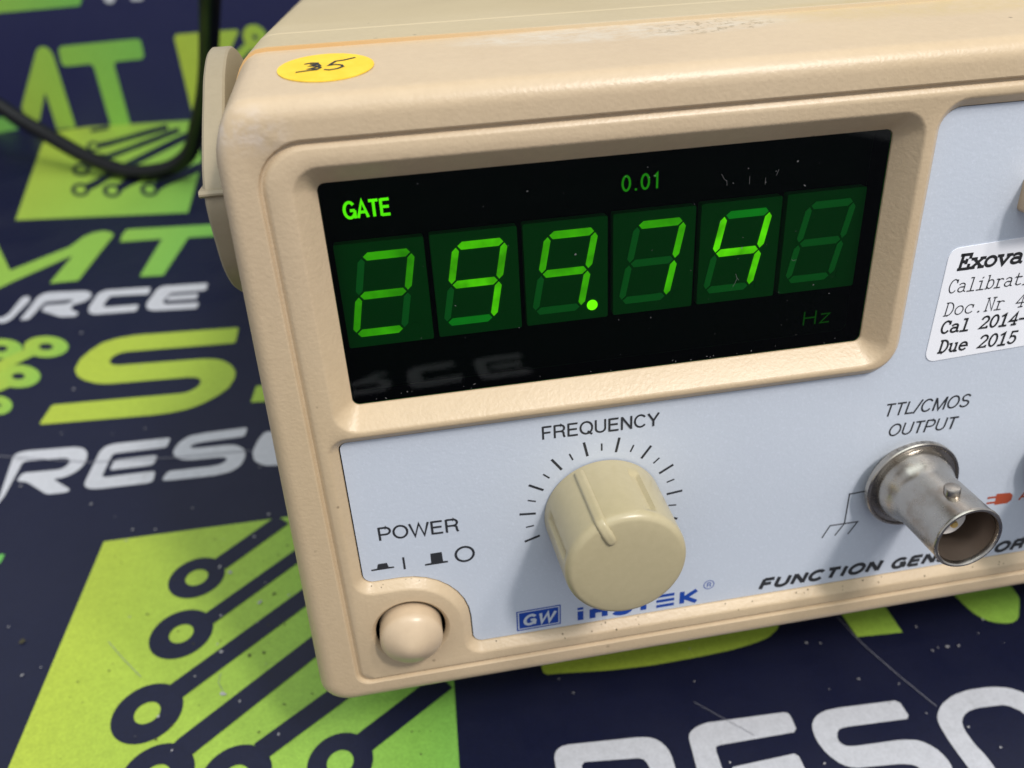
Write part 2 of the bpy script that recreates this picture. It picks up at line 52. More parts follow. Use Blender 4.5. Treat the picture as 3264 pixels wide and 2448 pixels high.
MAT_LOOPS = [
    ('dark',[[-174.23,482.34],[-173.72,479.74],[-173.49,477.37],[-173.52,475.32],[-173.82,473.71],[-174.38,472.61],[-175.16,472.06],[-176.12,472.09],[-177.22,472.69],[-178.42,473.85],[-179.64,475.5],[-180.83,477.58],[-181.94,479.98],[-182.91,482.59],[-183.69,485.28],[-184.23,487.92],[-184.51,490.37],[-184.52,492.5],[-184.23,494.21],[-183.68,495.39],[-182.88,495.99],[-181.89,495.96],[-180.74,495.32],[-179.5,494.09],[-178.25,492.34],[-177.03,490.17],[-175.92,487.69],[-174.97,485.04]],[[-176.36,483.01],[-176.08,481.58],[-175.95,480.28],[-175.96,479.15],[-176.13,478.26],[-176.43,477.65],[-176.86,477.35],[-177.39,477.36],[-178.01,477.7],[-178.66,478.34],[-179.34,479.26],[-179.99,480.4],[-180.6,481.72],[-181.13,483.15],[-181.55,484.62],[-181.84,486.05],[-181.99,487.38],[-181.98,488.53],[-181.82,489.45],[-181.52,490.08],[-181.08,490.4],[-180.54,490.38],[-179.92,490.04],[-179.25,489.37],[-178.56,488.43],[-177.9,487.26],[-177.29,485.92],[-176.77,484.47]]),
    ('dark',[[-168.66,433.1],[-168.07,430.17],[-167.8,427.49],[-167.85,425.2],[-168.22,423.39],[-168.88,422.16],[-169.81,421.54],[-170.95,421.58],[-172.26,422.27],[-173.68,423.57],[-175.13,425.44],[-176.55,427.77],[-177.86,430.48],[-179.02,433.42],[-179.94,436.46],[-180.59,439.45],[-180.93,442.23],[-180.93,444.65],[-180.59,446.59],[-179.93,447.93],[-178.98,448.6],[-177.78,448.57],[-176.41,447.83],[-174.93,446.42],[-173.43,444.43],[-171.98,441.96],[-170.66,439.15],[-169.54,436.15]],[[-171.19,433.86],[-170.85,432.18],[-170.68,430.64],[-170.69,429.32],[-170.87,428.27],[-171.23,427.55],[-171.74,427.19],[-172.37,427.2],[-173.1,427.59],[-173.89,428.34],[-174.7,429.41],[-175.5,430.75],[-176.24,432.3],[-176.88,433.98],[-177.4,435.71],[-177.76,437.4],[-177.95,438.97],[-177.96,440.33],[-177.78,441.42],[-177.42,442.18],[-176.91,442.56],[-176.26,442.55],[-175.51,442.14],[-174.7,441.36],[-173.87,440.25],[-173.07,438.87],[-172.33,437.29],[-171.7,435.59]]),
    ('dark',[[-159.4,394.51],[-158.87,391.85],[-158.64,389.41],[-158.72,387.33],[-159.1,385.69],[-159.75,384.57],[-160.65,384.02],[-161.75,384.06],[-163.01,384.7],[-164.35,385.89],[-165.73,387.59],[-167.06,389.73],[-168.3,392.19],[-169.36,394.87],[-170.22,397.64],[-170.8,400.35],[-171.09,402.87],[-171.06,405.07],[-170.71,406.82],[-170.05,408.04],[-169.13,408.64],[-167.98,408.6],[-166.67,407.92],[-165.27,406.64],[-163.85,404.83],[-162.48,402.58],[-161.25,400.02],[-160.21,397.28]],[[-161.77,395.2],[-161.45,393.64],[-161.3,392.2],[-161.33,390.97],[-161.52,390.0],[-161.88,389.33],[-162.39,388.99],[-163.01,389.01],[-163.72,389.37],[-164.49,390.07],[-165.27,391.07],[-166.03,392.33],[-166.74,393.77],[-167.35,395.34],[-167.84,396.95],[-168.17,398.53],[-168.34,399.99],[-168.33,401.26],[-168.14,402.28],[-167.79,402.98],[-167.27,403.33],[-166.64,403.32],[-165.91,402.93],[-165.12,402.21],[-164.32,401.17],[-163.55,399.88],[-162.85,398.4],[-162.24,396.81]]),
    ('dark',[[-140.64,387.78],[-140.21,385.17],[-140.07,382.78],[-140.23,380.74],[-140.68,379.14],[-141.4,378.05],[-142.34,377.52],[-143.47,377.57],[-144.72,378.2],[-146.05,379.38],[-147.39,381.06],[-148.67,383.16],[-149.84,385.59],[-150.83,388.22],[-151.59,390.94],[-152.08,393.6],[-152.27,396.07],[-152.15,398.22],[-151.73,399.93],[-151.01,401.12],[-150.04,401.7],[-148.86,401.65],[-147.55,400.97],[-146.16,399.71],[-144.78,397.92],[-143.48,395.7],[-142.32,393.19],[-141.36,390.5]],[[-143.11,388.49],[-142.85,386.96],[-142.75,385.56],[-142.81,384.35],[-143.04,383.39],[-143.42,382.73],[-143.93,382.4],[-144.55,382.42],[-145.25,382.78],[-145.99,383.47],[-146.74,384.45],[-147.46,385.68],[-148.12,387.1],[-148.67,388.64],[-149.11,390.22],[-149.39,391.77],[-149.51,393.21],[-149.46,394.45],[-149.24,395.45],[-148.86,396.14],[-148.34,396.48],[-147.7,396.47],[-146.99,396.09],[-146.23,395.37],[-145.46,394.35],[-144.74,393.09],[-144.08,391.64],[-143.53,390.08]]),
    ('dark',[[-119.67,383.6],[-119.32,380.92],[-119.26,378.48],[-119.48,376.39],[-119.98,374.74],[-120.73,373.62],[-121.69,373.07],[-122.82,373.11],[-124.06,373.74],[-125.35,374.94],[-126.64,376.65],[-127.86,378.79],[-128.95,381.27],[-129.86,383.96],[-130.54,386.74],[-130.95,389.47],[-131.07,392.0],[-130.88,394.21],[-130.4,395.97],[-129.64,397.19],[-128.65,397.8],[-127.48,397.76],[-126.18,397.08],[-124.83,395.79],[-123.51,393.96],[-122.27,391.7],[-121.18,389.13],[-120.3,386.38]],[[-122.13,384.31],[-121.91,382.75],[-121.85,381.31],[-121.96,380.08],[-122.22,379.1],[-122.62,378.43],[-123.14,378.09],[-123.76,378.1],[-124.45,378.47],[-125.17,379.16],[-125.89,380.16],[-126.57,381.41],[-127.18,382.85],[-127.69,384.42],[-128.08,386.03],[-128.31,387.61],[-128.39,389.07],[-128.29,390.34],[-128.04,391.36],[-127.64,392.07],[-127.1,392.42],[-126.47,392.41],[-125.76,392.03],[-125.03,391.31],[-124.29,390.27],[-123.61,388.98],[-123.0,387.51],[-122.49,385.92]]),
    ('green',[[-121.21,207.03],[-120.91,205.16],[-121.07,203.5],[-121.66,202.14],[-122.65,201.13],[-123.99,200.52],[-125.62,200.34],[-127.46,200.58],[-129.41,201.25],[-131.4,202.31],[-133.32,203.71],[-135.09,205.39],[-136.61,207.26],[-137.81,209.25],[-138.63,211.26],[-139.01,213.17],[-138.93,214.9],[-138.39,216.36],[-137.42,217.45],[-136.05,218.12],[-134.37,218.34],[-132.45,218.08],[-130.4,217.36],[-128.34,216.23],[-126.36,214.74],[-124.58,212.98],[-123.08,211.04],[-121.94,209.02]],[[-127.07,208.45],[-126.97,207.86],[-127.02,207.33],[-127.21,206.9],[-127.54,206.58],[-127.98,206.38],[-128.51,206.33],[-129.12,206.41],[-129.76,206.63],[-130.41,206.97],[-131.04,207.43],[-131.61,207.97],[-132.1,208.56],[-132.47,209.19],[-132.72,209.82],[-132.83,210.42],[-132.79,210.95],[-132.61,211.4],[-132.29,211.73],[-131.84,211.93],[-131.3,211.99],[-130.69,211.9],[-130.03,211.68],[-129.37,211.33],[-128.74,210.87],[-128.17,210.32],[-127.69,209.71],[-127.31,209.08]]),
    ('green',[[-138.54,209.73],[-138.19,207.98],[-138.28,206.43],[-138.78,205.16],[-139.68,204.22],[-140.92,203.65],[-142.45,203.48],[-144.19,203.72],[-146.06,204.35],[-147.97,205.35],[-149.84,206.67],[-151.56,208.24],[-153.06,210.01],[-154.26,211.87],[-155.1,213.74],[-155.53,215.53],[-155.51,217.15],[-155.06,218.5],[-154.18,219.51],[-152.92,220.13],[-151.34,220.33],[-149.52,220.08],[-147.57,219.41],[-145.59,218.34],[-143.68,216.95],[-141.94,215.3],[-140.46,213.48],[-139.31,211.59]],[[-144.32,211.13],[-144.2,210.59],[-144.22,210.1],[-144.36,209.7],[-144.62,209.4],[-145.0,209.22],[-145.46,209.16],[-145.99,209.23],[-146.56,209.43],[-147.14,209.74],[-147.71,210.15],[-148.23,210.64],[-148.68,211.18],[-149.04,211.76],[-149.29,212.33],[-149.41,212.88],[-149.4,213.37],[-149.27,213.78],[-149.0,214.09],[-148.63,214.27],[-148.16,214.33],[-147.63,214.26],[-147.05,214.06],[-146.46,213.75],[-145.89,213.33],[-145.37,212.83],[-144.92,212.28],[-144.56,211.7]]),
    ('green',[[-125.4,186.68],[-125.06,184.86],[-125.14,183.25],[-125.63,181.91],[-126.51,180.91],[-127.73,180.29],[-129.22,180.09],[-130.92,180.3],[-132.75,180.92],[-134.63,181.92],[-136.46,183.25],[-138.15,184.86],[-139.63,186.67],[-140.81,188.6],[-141.64,190.54],[-142.07,192.41],[-142.07,194.1],[-141.63,195.52],[-140.77,196.61],[-139.54,197.29],[-137.99,197.52],[-136.21,197.3],[-134.29,196.64],[-132.34,195.56],[-130.45,194.14],[-128.74,192.45],[-127.28,190.57],[-126.15,188.62]],[[-131.06,188.03],[-130.95,187.5],[-130.98,187.02],[-131.12,186.63],[-131.39,186.34],[-131.76,186.16],[-132.22,186.1],[-132.74,186.16],[-133.3,186.35],[-133.88,186.66],[-134.43,187.05],[-134.94,187.53],[-135.37,188.07],[-135.72,188.63],[-135.95,189.19],[-136.07,189.72],[-136.05,190.2],[-135.91,190.61],[-135.64,190.91],[-135.27,191.09],[-134.8,191.15],[-134.27,191.08],[-133.71,190.89],[-133.13,190.58],[-132.57,190.18],[-132.06,189.69],[-131.63,189.15],[-131.29,188.59]]),
    ('green',[[-129.27,168.69],[-128.95,167.35],[-128.9,166.13],[-129.1,165.11],[-129.55,164.32],[-130.22,163.81],[-131.08,163.6],[-132.09,163.69],[-133.2,164.09],[-134.36,164.77],[-135.51,165.7],[-136.6,166.84],[-137.57,168.14],[-138.37,169.53],[-138.96,170.95],[-139.32,172.32],[-139.41,173.57],[-139.24,174.65],[-138.8,175.48],[-138.13,176.03],[-137.24,176.26],[-136.2,176.17],[-135.05,175.75],[-133.85,175.03],[-132.67,174.05],[-131.57,172.86],[-130.61,171.52],[-129.83,170.11]],[[-133.06,169.58],[-132.99,169.31],[-132.99,169.08],[-133.04,168.88],[-133.14,168.73],[-133.3,168.63],[-133.49,168.59],[-133.71,168.62],[-133.96,168.7],[-134.21,168.84],[-134.46,169.03],[-134.68,169.26],[-134.89,169.52],[-135.05,169.79],[-135.16,170.06],[-135.23,170.33],[-135.23,170.57],[-135.18,170.77],[-135.08,170.92],[-134.93,171.02],[-134.73,171.06],[-134.51,171.03],[-134.26,170.95],[-134.01,170.8],[-133.76,170.61],[-133.53,170.38],[-133.33,170.12],[-133.17,169.85]]),
]
MAT_STRIPES = [
    ('dark',[[-174.22,478.06],[-168.27,480.79],[-145.78,501.08],[-136.08,508.96],[-139.56,523.64],[-149.44,515.37],[-172.22,494.18],[-178.06,491.45]]),
    ('dark',[[-168.77,433.36],[-166.32,443.42],[-163.59,451.48],[-169.65,467.5],[-172.45,458.74],[-174.91,447.92]]),
    ('dark',[[-159.34,393.38],[-156.03,399.32],[-152.08,412.0],[-144.8,428.45],[-115.73,486.79],[-120.33,503.75],[-149.62,442.43],[-157.04,424.9],[-160.94,411.67],[-164.08,405.87]]),
    ('dark',[[-140.49,386.87],[-138.08,393.43],[-131.31,403.21],[-124.02,419.72],[-128.87,434.34],[-136.04,417.29],[-142.86,407.07],[-145.51,399.63]]),
    ('dark',[[-119.28,381.93],[-116.68,388.3],[-98.87,412.08],[-103.23,428.98],[-121.4,403.65],[-124.4,396.15]]),
    ('dark',[[-166.6,449.2],[-161.45,451.29],[-126.87,499.34],[-130.42,513.29],[-165.31,463.3],[-170.11,461.46]]),
    ('dark',[[-189.07,518.82],[-183.7,521.28],[-178.28,523.77],[-180.72,532.72],[-186.19,530.16],[-191.61,527.62]]),
    ('green',[[-136.04,210.74],[-139.91,206.5],[-146.23,199.7],[-142.45,192.61],[-136.16,199.15],[-132.32,203.22]]),
    ('green',[[-150.75,213.6],[-154.95,210.01],[-151.3,202.9],[-147.13,206.35]]),
    ('green',[[-137.38,188.61],[-142.01,184.11],[-138.48,177.56],[-133.87,181.88]]),
    ('green',[[-137.06,170.57],[-138.67,168.18],[-135.34,162.77],[-133.73,165.09]]),
]
MAT_RINGS = [
    ('dark',[-54.43,72.36],6.97,2.79,[[-51.22,74.48],[-34.41,89.49]],2.68),
    ('dark',[-55.36,54.34],7.3,2.78,[[-50.53,57.0],[-29.43,74.78]],2.19),
    ('dark',[-59.12,33.49],7.42,2.72,[[-54.58,37.29],[-26.02,60.6]],2.59),
    ('dark',[-54.37,17.75],7.41,2.73,[[-49.58,23.59],[-22.38,45.58]],2.76),
    ('dark',[-38.6,14.64],7.08,2.63,[[-34.15,19.49],[-16.18,31.58]],2.43),
    ('dark',[-18.08,13.78],6.59,2.68,[[-12.09,17.95],[4.51,28.87]],2.65),
]
SCRATCHES = [
    ([[95.71,27.91],[96.69,22.68],[97.68,18.72],[100.63,10.38],[102.82,4.89],[103.88,2.25]],0.16),
    ([[55.65,12.94],[59.27,9.09],[64.75,3.34]],0.1),
    ([[-124.39,138.9],[-111.02,134.43],[-94.04,128.88],[-84.04,127.77],[-68.9,125.5],[-57.57,124.87],[-45.73,123.89]],0.3),
    ([[-72.0,55.27],[-67.76,49.8],[-62.38,43.37]],0.12),
    ([[-44.59,40.67],[-44.79,38.28],[-43.18,34.98]],0.1),
]
WALL_PRINT = [
    ('chip',[[16.0,93.1],[87.1,95.2],[80.7,79.2],[78.8,77.1],[9.0,75.1]],(0.5,0.9)),
    ('wO',[[95.2,82.3],[95.3,80.5],[95.6,79.2],[95.9,78.4],[96.7,77.8],[97.9,77.4],[99.0,77.4],[100.2,77.7],[101.2,78.2],[101.8,78.9],[102.5,80.1],[103.4,81.9],[101.9,82.8],[97.2,83.1]],(0,0)),
    ('wO',[[112.5,81.4],[112.3,79.6],[112.5,78.6],[113.0,78.3],[114.6,78.2],[117.1,78.1],[118.7,78.2],[119.4,78.3],[120.1,79.2],[120.9,80.9],[119.3,81.9],[114.6,82.2]],(0,0)),
    ('M',[[20.6,16.5],[41.9,50.5],[43.9,52.7],[46.0,53.7],[47.8,53.9],[49.6,53.4],[51.0,52.1],[52.0,50.1],[52.4,47.1],[51.8,1.1],[49.8,-1.1],[40.8,-1.9],[38.8,-0.1],[39.4,23.5],[38.5,23.8],[29.5,7.2],[27.4,5.3],[25.1,5.1],[23.2,6.9],[20.4,13.0]],(0.3,0.5)),
    ('T',[[57.7,52.4],[59.0,53.1],[61.6,53.5],[108.6,55.2],[110.9,54.6],[111.3,53.3],[111.4,50.6],[110.9,44.4],[108.8,42.4],[91.9,41.8],[89.8,39.8],[89.1,0.7],[87.0,-1.4],[77.7,-1.7],[75.7,0.2],[76.3,39.4],[74.4,41.3],[59.3,40.7],[57.0,41.1],[56.3,42.1],[56.2,44.6],[56.8,50.0]],(0.6,0.8)),
    ('V',[[135.6,56.5],[175.4,57.3],[176.3,55.7],[170.8,48.1],[168.4,44.9],[142.6,9.3],[140.0,6.7],[137.1,4.6],[135.0,4.1],[133.8,5.3],[133.2,7.8],[133.6,54.5]],(0.1,0.3)),
    ('M',[[-0.3,10.0],[5.8,10.3],[13.4,1.6],[-4.3,-0.6]],(0.8,0.9)),
]
PALE_SPECKS = [[-38.02,92.81,0.44],[-41.15,84.43,0.35],[-49.0,74.82,0.44],[-46.14,72.2,0.55],[-37.77,60.31,0.56],[-46.68,57.97,0.31],[-45.33,46.82,0.43],[-43.43,35.03,0.59],[-46.39,49.2,0.27],[-50.21,41.01,0.26],[-89.31,49.28,0.33],[-85.69,50.73,0.2],[-39.63,32.41,0.25],[-56.5,31.96,0.31],[-36.91,66.7,0.18],[-75.37,90.2,0.31],[-97.22,64.93,0.21],[-52.2,23.07,0.26],[85.4,22.48,0.3],[88.36,21.75,0.21],[91.79,11.43,0.26],[111.22,15.01,0.24],[114.96,15.29,0.36],[117.49,15.07,0.27],[111.51,21.68,0.24],[100.95,1.14,0.17],[31.29,20.18,0.18],[29.02,24.19,0.18],[84.5,10.25,0.11],[95.05,4.83,0.2],[75.43,-5.13,0.24],[110.58,-8.6,0.24],[107.27,-3.38,0.27],[57.45,17.83,0.15],[-118.9,216.83,0.54],[-90.3,184.29,0.35],[-88.78,108.19,0.33],[-111.87,121.43,0.35],[-110.64,174.15,0.41],[-80.87,143.66,0.28],[-107.29,146.93,0.25],[-68.32,93.11,0.32],[-74.56,94.46,0.32],[-90.72,142.73,0.19]]
DARK_SPECKS = [[-34.39,62.5,0.41],[-38.74,44.5,0.47],[-35.45,44.6,0.38],[-64.47,62.03,0.27],[-74.73,81.77,0.22],[-48.2,33.11,0.15],[-55.94,26.32,0.29],[-92.51,59.7,0.73]]
WALL_RING = ([186.5,51.9],7.9,1.7,[[181.6,46.8],[171.7,39.7]],2.7)
CABLE = [[-38.8,237.5,142.6],[-46.8,262.8,124.3],[-54.8,287.9,105.8],[-62.9,316.4,88.5],[-71.3,341.2,69.5],[-80.3,361.6,50.8],[-90.1,378.3,33.8],[-96.1,386.3,22.6],[-103.0,391.4,14.3],[-113.9,396.1,7.9],[-128.0,401.0,5.0],[-141.8,407.8,5.0],[-155.6,416.6,7.9],[-168.9,425.1,12.5],[-185.7,436.5,20.6],[-200.5,444.1,28.9],[-211.6,448.7,37.0],[-224.7,452.3,47.0],[-247.0,457.2,64.2],[-265.6,455.0,84.1]]

# ---------------------------------------------------------------- camera, world, lamps, exposure
def to_unit_world(p):
    """instrument coordinates (model units) -> world metres"""
    m = Matrix.Rotation(UNIT_TILT, 4, 'X')
    return (m @ Vector(p) + Vector(UNIT_POS)) * S

cam_data = bpy.data.cameras.new('camera')
cam = bpy.data.objects.new('camera', cam_data)
COL.objects.link(cam)
r, u, b = [Vector(a).normalized() for a in CAM_AXES]
mw = Matrix((r, u, b)).transposed().to_4x4()
mw.translation = Vector(CAM_POS) * S
cam.matrix_world = mw
cam_data.sensor_width = 36.0
cam_data.lens = CAM_LENS
cam_data.clip_start = 0.005
cam_data.clip_end = 50
cam_data.dof.use_dof = True
focus_pt = to_unit_world((45, 1, -8))
cam_data.dof.focus_distance = (cam.location - focus_pt).dot(b)
cam_data.dof.aperture_fstop = 25.0
scene.camera = cam

world = bpy.data.worlds.new('World')
scene.world = world
world.use_nodes = True
bg = world.node_tree.nodes['Background']
bg.inputs[0].default_value = (0.93, 0.97, 1.03, 1)
bg.inputs[1].default_value = 0.40

def lamp(name, loc, target, size, size_y, power, colour=(1, 0.96, 0.9)):
    d = bpy.data.lights.new(name, 'AREA')
    d.shape = 'RECTANGLE'; d.size = size; d.size_y = size_y
    d.energy = power; d.color = colour
    o = bpy.data.objects.new(name, d); COL.objects.link(o)
    o.location = loc
    o.rotation_euler = (Vector(target) - Vector(loc)).to_track_quat('-Z', 'Y').to_euler()
    return o
aim = to_unit_world((50, 0, -20))
key_dir = Vector((0.38, -0.66, 1.0)).normalized()
lamp('ceiling_lamp', aim + key_dir * 1.15, aim, 0.09, 0.15, 5.0, (1, 0.95, 0.90))
lamp('ceiling_lamp', aim + (key_dir + Vector((0.13, 0.14, 0.0))).normalized() * 1.2, aim, 0.08, 0.15, 2.3, (1, 0.95, 0.90))
lamp('ceiling_panel', (0.05, -0.35, 1.75), (0.0, 0.1, 0.0), 1.9, 1.9, 11, (0.90, 1.0, 0.97))

scene.view_settings.view_transform = 'Standard'
scene.view_settings.look = 'None'
scene.view_settings.exposure = 0.52
scene.view_settings.gamma = 1.0
scene.view_settings.use_curve_mapping = False
scene.cycles.max_bounces = 8

# ---------------------------------------------------------------- materials
def new_mat(name):
    m = bpy.data.materials.new(name); m.use_nodes = True
    nt = m.node_tree
    return m, nt, nt.nodes['Principled BSDF'], nt.nodes['Material Output']

def N(nt, t, **kw):
    n = nt.nodes.new(t)
    for k, v in kw.items():
        if k.startswith('i_'):
            n.inputs[k[2:]].default_value = v
        else:
            setattr(n, k, v)
    return n

def noise(nt, co, scale, detail=4, rough=0.6):
    n = N(nt, 'ShaderNodeTexNoise'); n.inputs['Scale'].default_value = scale
    n.inputs['Detail'].default_value = detail; n.inputs['Roughness'].default_value = rough
    nt.links.new(co, n.inputs['Vector']); return n.outputs['Fac']

def ramp(nt, fac, stops):
    n = N(nt, 'ShaderNodeValToRGB')
    e = n.color_ramp.elements
    e[0].position, e[0].color = stops[0][0], stops[0][1]
    e[1].position, e[1].color = stops[-1][0], stops[-1][1]
    for p, c in stops[1:-1]:
        x = e.new(p); x.color = c
    nt.links.new(fac, n.inputs['Fac']); return n.outputs['Color']

def mix(nt, fac, a, b, mode='MIX'):
    n = N(nt, 'ShaderNodeMix', data_type='RGBA', blend_type=mode)
    for sock, v in ((n.inputs[0], fac), (n.inputs[6], a), (n.inputs[7], b)):
        if hasattr(v, 'is_output'):
            nt.links.new(v, sock)
        else:
            sock.default_value = v
    return n.outputs[2]

def math_n(nt, op, a, b=None, clamp=False):
    n = N(nt, 'ShaderNodeMath', operation=op); n.use_clamp = clamp
    for i, v in enumerate((a, b)):
        if v is None: continue
        if hasattr(v, 'is_output'): nt.links.new(v, n.inputs[i])
        else: n.inputs[i].default_value = v
    return n.outputs[0]

def bump(nt, bs, height, strength, dist):
    n = N(nt, 'ShaderNodeBump'); n.inputs['Strength'].default_value = strength
    n.inputs['Distance'].default_value = dist
    nt.links.new(height, n.inputs['Height']); nt.links.new(n.outputs[0], bs.inputs['Normal'])

G = lambda v: (v, v, v, 1)
def obj_co(nt):
    return N(nt, 'ShaderNodeTexCoord').outputs['Object']

def box_mask(nt, co, cx, cy, cz, rx, ry, rz, soft=0.5):
    """1 inside an ellipsoid (model units), falling to 0"""
    mp = N(nt, 'ShaderNodeMapping')
    mp.inputs['Location'].default_value = (-cx / rx, -cy / ry, -cz / rz)
    mp.inputs['Scale'].default_value = (1 / (rx * S), 1 / (ry * S), 1 / (rz * S))
    nt.links.new(co, mp.inputs['Vector'])
    ln = N(nt, 'ShaderNodeVectorMath', operation='LENGTH'); nt.links.new(mp.outputs[0], ln.inputs[0])
    mr = N(nt, 'ShaderNodeMapRange'); mr.inputs[1].default_value = 1.0; mr.inputs[2].default_value = 1.0 - soft
    mr.inputs[3].default_value = 0; mr.inputs[4].default_value = 1
    nt.links.new(ln.outputs['Value'], mr.inputs[0]); return mr.outputs[0]

def plastic(name, col, col2, rough=0.42, grain=1500, grain_s=0.22, wear=False, specks=True):
    m, nt, bs, out = new_mat(name)
    co = obj_co(nt)
    big = noise(nt, co, 38, 5, 0.62)
    c = mix(nt, ramp(nt, big, [(0.3, G(0)), (0.72, G(1))]), col, col2)
    old = ramp(nt, noise(nt, co, 14, 4, 0.55), [(0.42, G(0)), (0.68, G(1))])
    so = N(nt, 'ShaderNodeSeparateColor'); nt.links.new(old, so.inputs[0])
    c = mix(nt, math_n(nt, 'MULTIPLY', so.outputs[0], 0.30), c, (col[0] * 1.0, col[1] * 0.97, col[2] * 0.78, 1))
    fine = noise(nt, co, 900, 3)
    c = mix(nt, 0.16, c, ramp(nt, fine, [(0.3, (col[0] * .8, col[1] * .78, col[2] * .74, 1)), (0.7, (col[0] * 1.15, col[1] * 1.15, col[2] * 1.15, 1))]))
    if specks:      # scattered dirt specks, some regions dirtier than others
        v = N(nt, 'ShaderNodeTexVoronoi'); v.inputs['Scale'].default_value = 330; v.inputs['Randomness'].default_value = 1
        nt.links.new(co, v.inputs['Vector'])
        dot = ramp(nt, v.outputs['Distance'], [(0.05, G(1)), (0.11, G(0))])
        keep = ramp(nt, v.outputs['Color'], [(0.80, G(0)), (0.84, G(1))])
        area = ramp(nt, noise(nt, co, 60, 3), [(0.46, G(0)), (0.62, G(1))])
        f = mix(nt, 1.0, mix(nt, 1.0, dot, keep, 'MULTIPLY'), area, 'MULTIPLY')
        sep = N(nt, 'ShaderNodeSeparateColor'); nt.links.new(f, sep.inputs[0])
        c = mix(nt, math_n(nt, 'MULTIPLY', sep.outputs[0], 0.75), c, (0.09, 0.055, 0.03, 1))
    rgh = rough
    if wear:
        # rubbed-off patch and yellowed glue residue along the top rear edge, scuff on the near corner
        n1 = noise(nt, co, 420, 6, 0.75)
        st = N(nt, 'ShaderNodeMapping'); st.inputs['Scale'].default_value = (0.45, 1.0, 1.0); nt.links.new(co, st.inputs['Vector'])
        n3 = noise(nt, st.outputs[0], 800, 8, 0.8)
        pat = math_n(nt, 'MULTIPLY', box_mask(nt, co, 42, 18.6, 30, 28, 5.5, 5, 0.3), ramp(nt, n3, [(0.40, G(0)), (0.60, G(1))]))
        c = mix(nt, math_n(nt, 'MULTIPLY', pat, 0.5), c, (0.66, 0.62, 0.54, 1))
        n2 = noise(nt, co, 900, 5, 0.7)
        fl = math_n(nt, 'MULTIPLY', box_mask(nt, co, 53, 17.5, 30, 12, 4.5, 5, 0.4), ramp(nt, n2, [(0.52, G(0)), (0.60, G(1))]))
        c = mix(nt, math_n(nt, 'MULTIPLY', fl, 0.7), c, (0.30, 0.22, 0.12, 1))
        sc = math_n(nt, 'MULTIPLY', box_mask(nt, co, -9.5, 1.2, 23.5, 6, 4, 3.2, 0.8), ramp(nt, noise(nt, co, 260, 5, 0.7), [(0.42, G(0)), (0.62, G(1))]))
        c = mix(nt, math_n(nt, 'MULTIPLY', sc, 0.6), c, (0.72, 0.66, 0.66, 1))
        ye = math_n(nt, 'MULTIPLY', box_mask(nt, co, 95, 21, 30, 42, 9, 6, 0.4), ramp(nt, n1, [(0.35, G(0.25)), (0.7, G(1))]))
        c = mix(nt, math_n(nt, 'MULTIPLY', ye, 0.7), c, (0.55, 0.41, 0.18, 1))
    nt.links.new(c, bs.inputs['Base Color'])
    rr = N(nt, 'ShaderNodeMapRange'); rr.inputs[3].default_value = rough - 0.06; rr.inputs[4].default_value = rough + 0.10
    nt.links.new(big, rr.inputs[0]); nt.links.new(rr.outputs[0], bs.inputs['Roughness'])
    h = noise(nt, co, grain, 2, 0.5)
    bump(nt, bs, h, grain_s, 0.00012)
    bs.inputs['Subsurface Weight'].default_value = 0.0
    return m

def flat(name, col, rough=0.5, spec=0.5, metallic=0.0):
    m, nt, bs, out = new_mat(name)
    bs.inputs['Base Color'].default_value = (*col, 1); bs.inputs['Roughness'].default_value = rough
    bs.inputs['Specular IOR Level'].default_value = spec; bs.inputs['Metallic'].default_value = metallic
    return m

M = {}
M['beige'] = plastic('beige_plastic', (0.56, 0.424, 0.278, 1), (0.605, 0.468, 0.313, 1), rough=0.36, wear=True, grain=2100, grain_s=0.34)
M['case'] = plastic('beige_case_paint', (0.58, 0.47, 0.29, 1), (0.61, 0.50, 0.32, 1), rough=0.38, grain=1100, grain_s=0.1, wear=True)
M['handle'] = plastic('beige_handle_plastic', (0.33, 0.27, 0.18, 1), (0.35, 0.29, 0.195, 1), rough=0.48)
M['knob'] = plastic('cream_knob_plastic', (0.45, 0.385, 0.24, 1), (0.47, 0.40, 0.255, 1), rough=0.28, grain_s=0.05)
M['button'] = plastic('beige_button_plastic', (0.58, 0.44, 0.30, 1), (0.60, 0.46, 0.32, 1), rough=0.30, grain_s=0.04)
def seam_mat():
    m, nt, bs, out = new_mat('yellowed_seam')
    co = obj_co(nt); sx = N(nt, 'ShaderNodeSeparateXYZ'); nt.links.new(co, sx.inputs[0])
    f = math_n(nt, 'MULTIPLY', sx.outputs[0], 1 / (36 * S), True)
    c = mix(nt, f, (0.64, 0.39, 0.16, 1), (0.60, 0.47, 0.30, 1))
    nt.links.new(c, bs.inputs['Base Color']); bs.inputs['Roughness'].default_value = 0.55
    return m
M['seam'] = seam_mat()
M['black'] = flat('black_inside', (0.003, 0.003, 0.003), 0.8, 0.05)
M['ink'] = flat('charcoal_ink', (0.028, 0.030, 0.036), 0.5, 0.4)
M['blue'] = flat('blue_ink', (0.006, 0.058, 0.36), 0.45)
M['orange'] = flat('orange_ink', (0.43, 0.075, 0.03), 0.6)
M['panelink'] = flat('pale_logo_ink', (0.56, 0.61, 0.68), 0.45)
M['sticker'] = flat('white_label_paper', (0.92, 0.92, 0.97), 0.4)
M['stickerink'] = flat('black_label_ink', (0.012, 0.012, 0.014), 0.6)
M['tarnish'] = flat('brown_tarnish', (0.30, 0.235, 0.19), 0.42, 0.5, 0.85)
M['dielectric'] = flat('white_dielectric', (0.72, 0.70, 0.68), 0.4)
M['gold'] = flat('gold_pin', (0.95, 0.68, 0.25), 0.35, 0.5, 0.9)
M['grimebit'] = flat('brown_dirt', (0.06, 0.04, 0.02), 0.8)
M['dust'] = flat('dust_fleck', (0.13, 0.13, 0.13), 0.9)

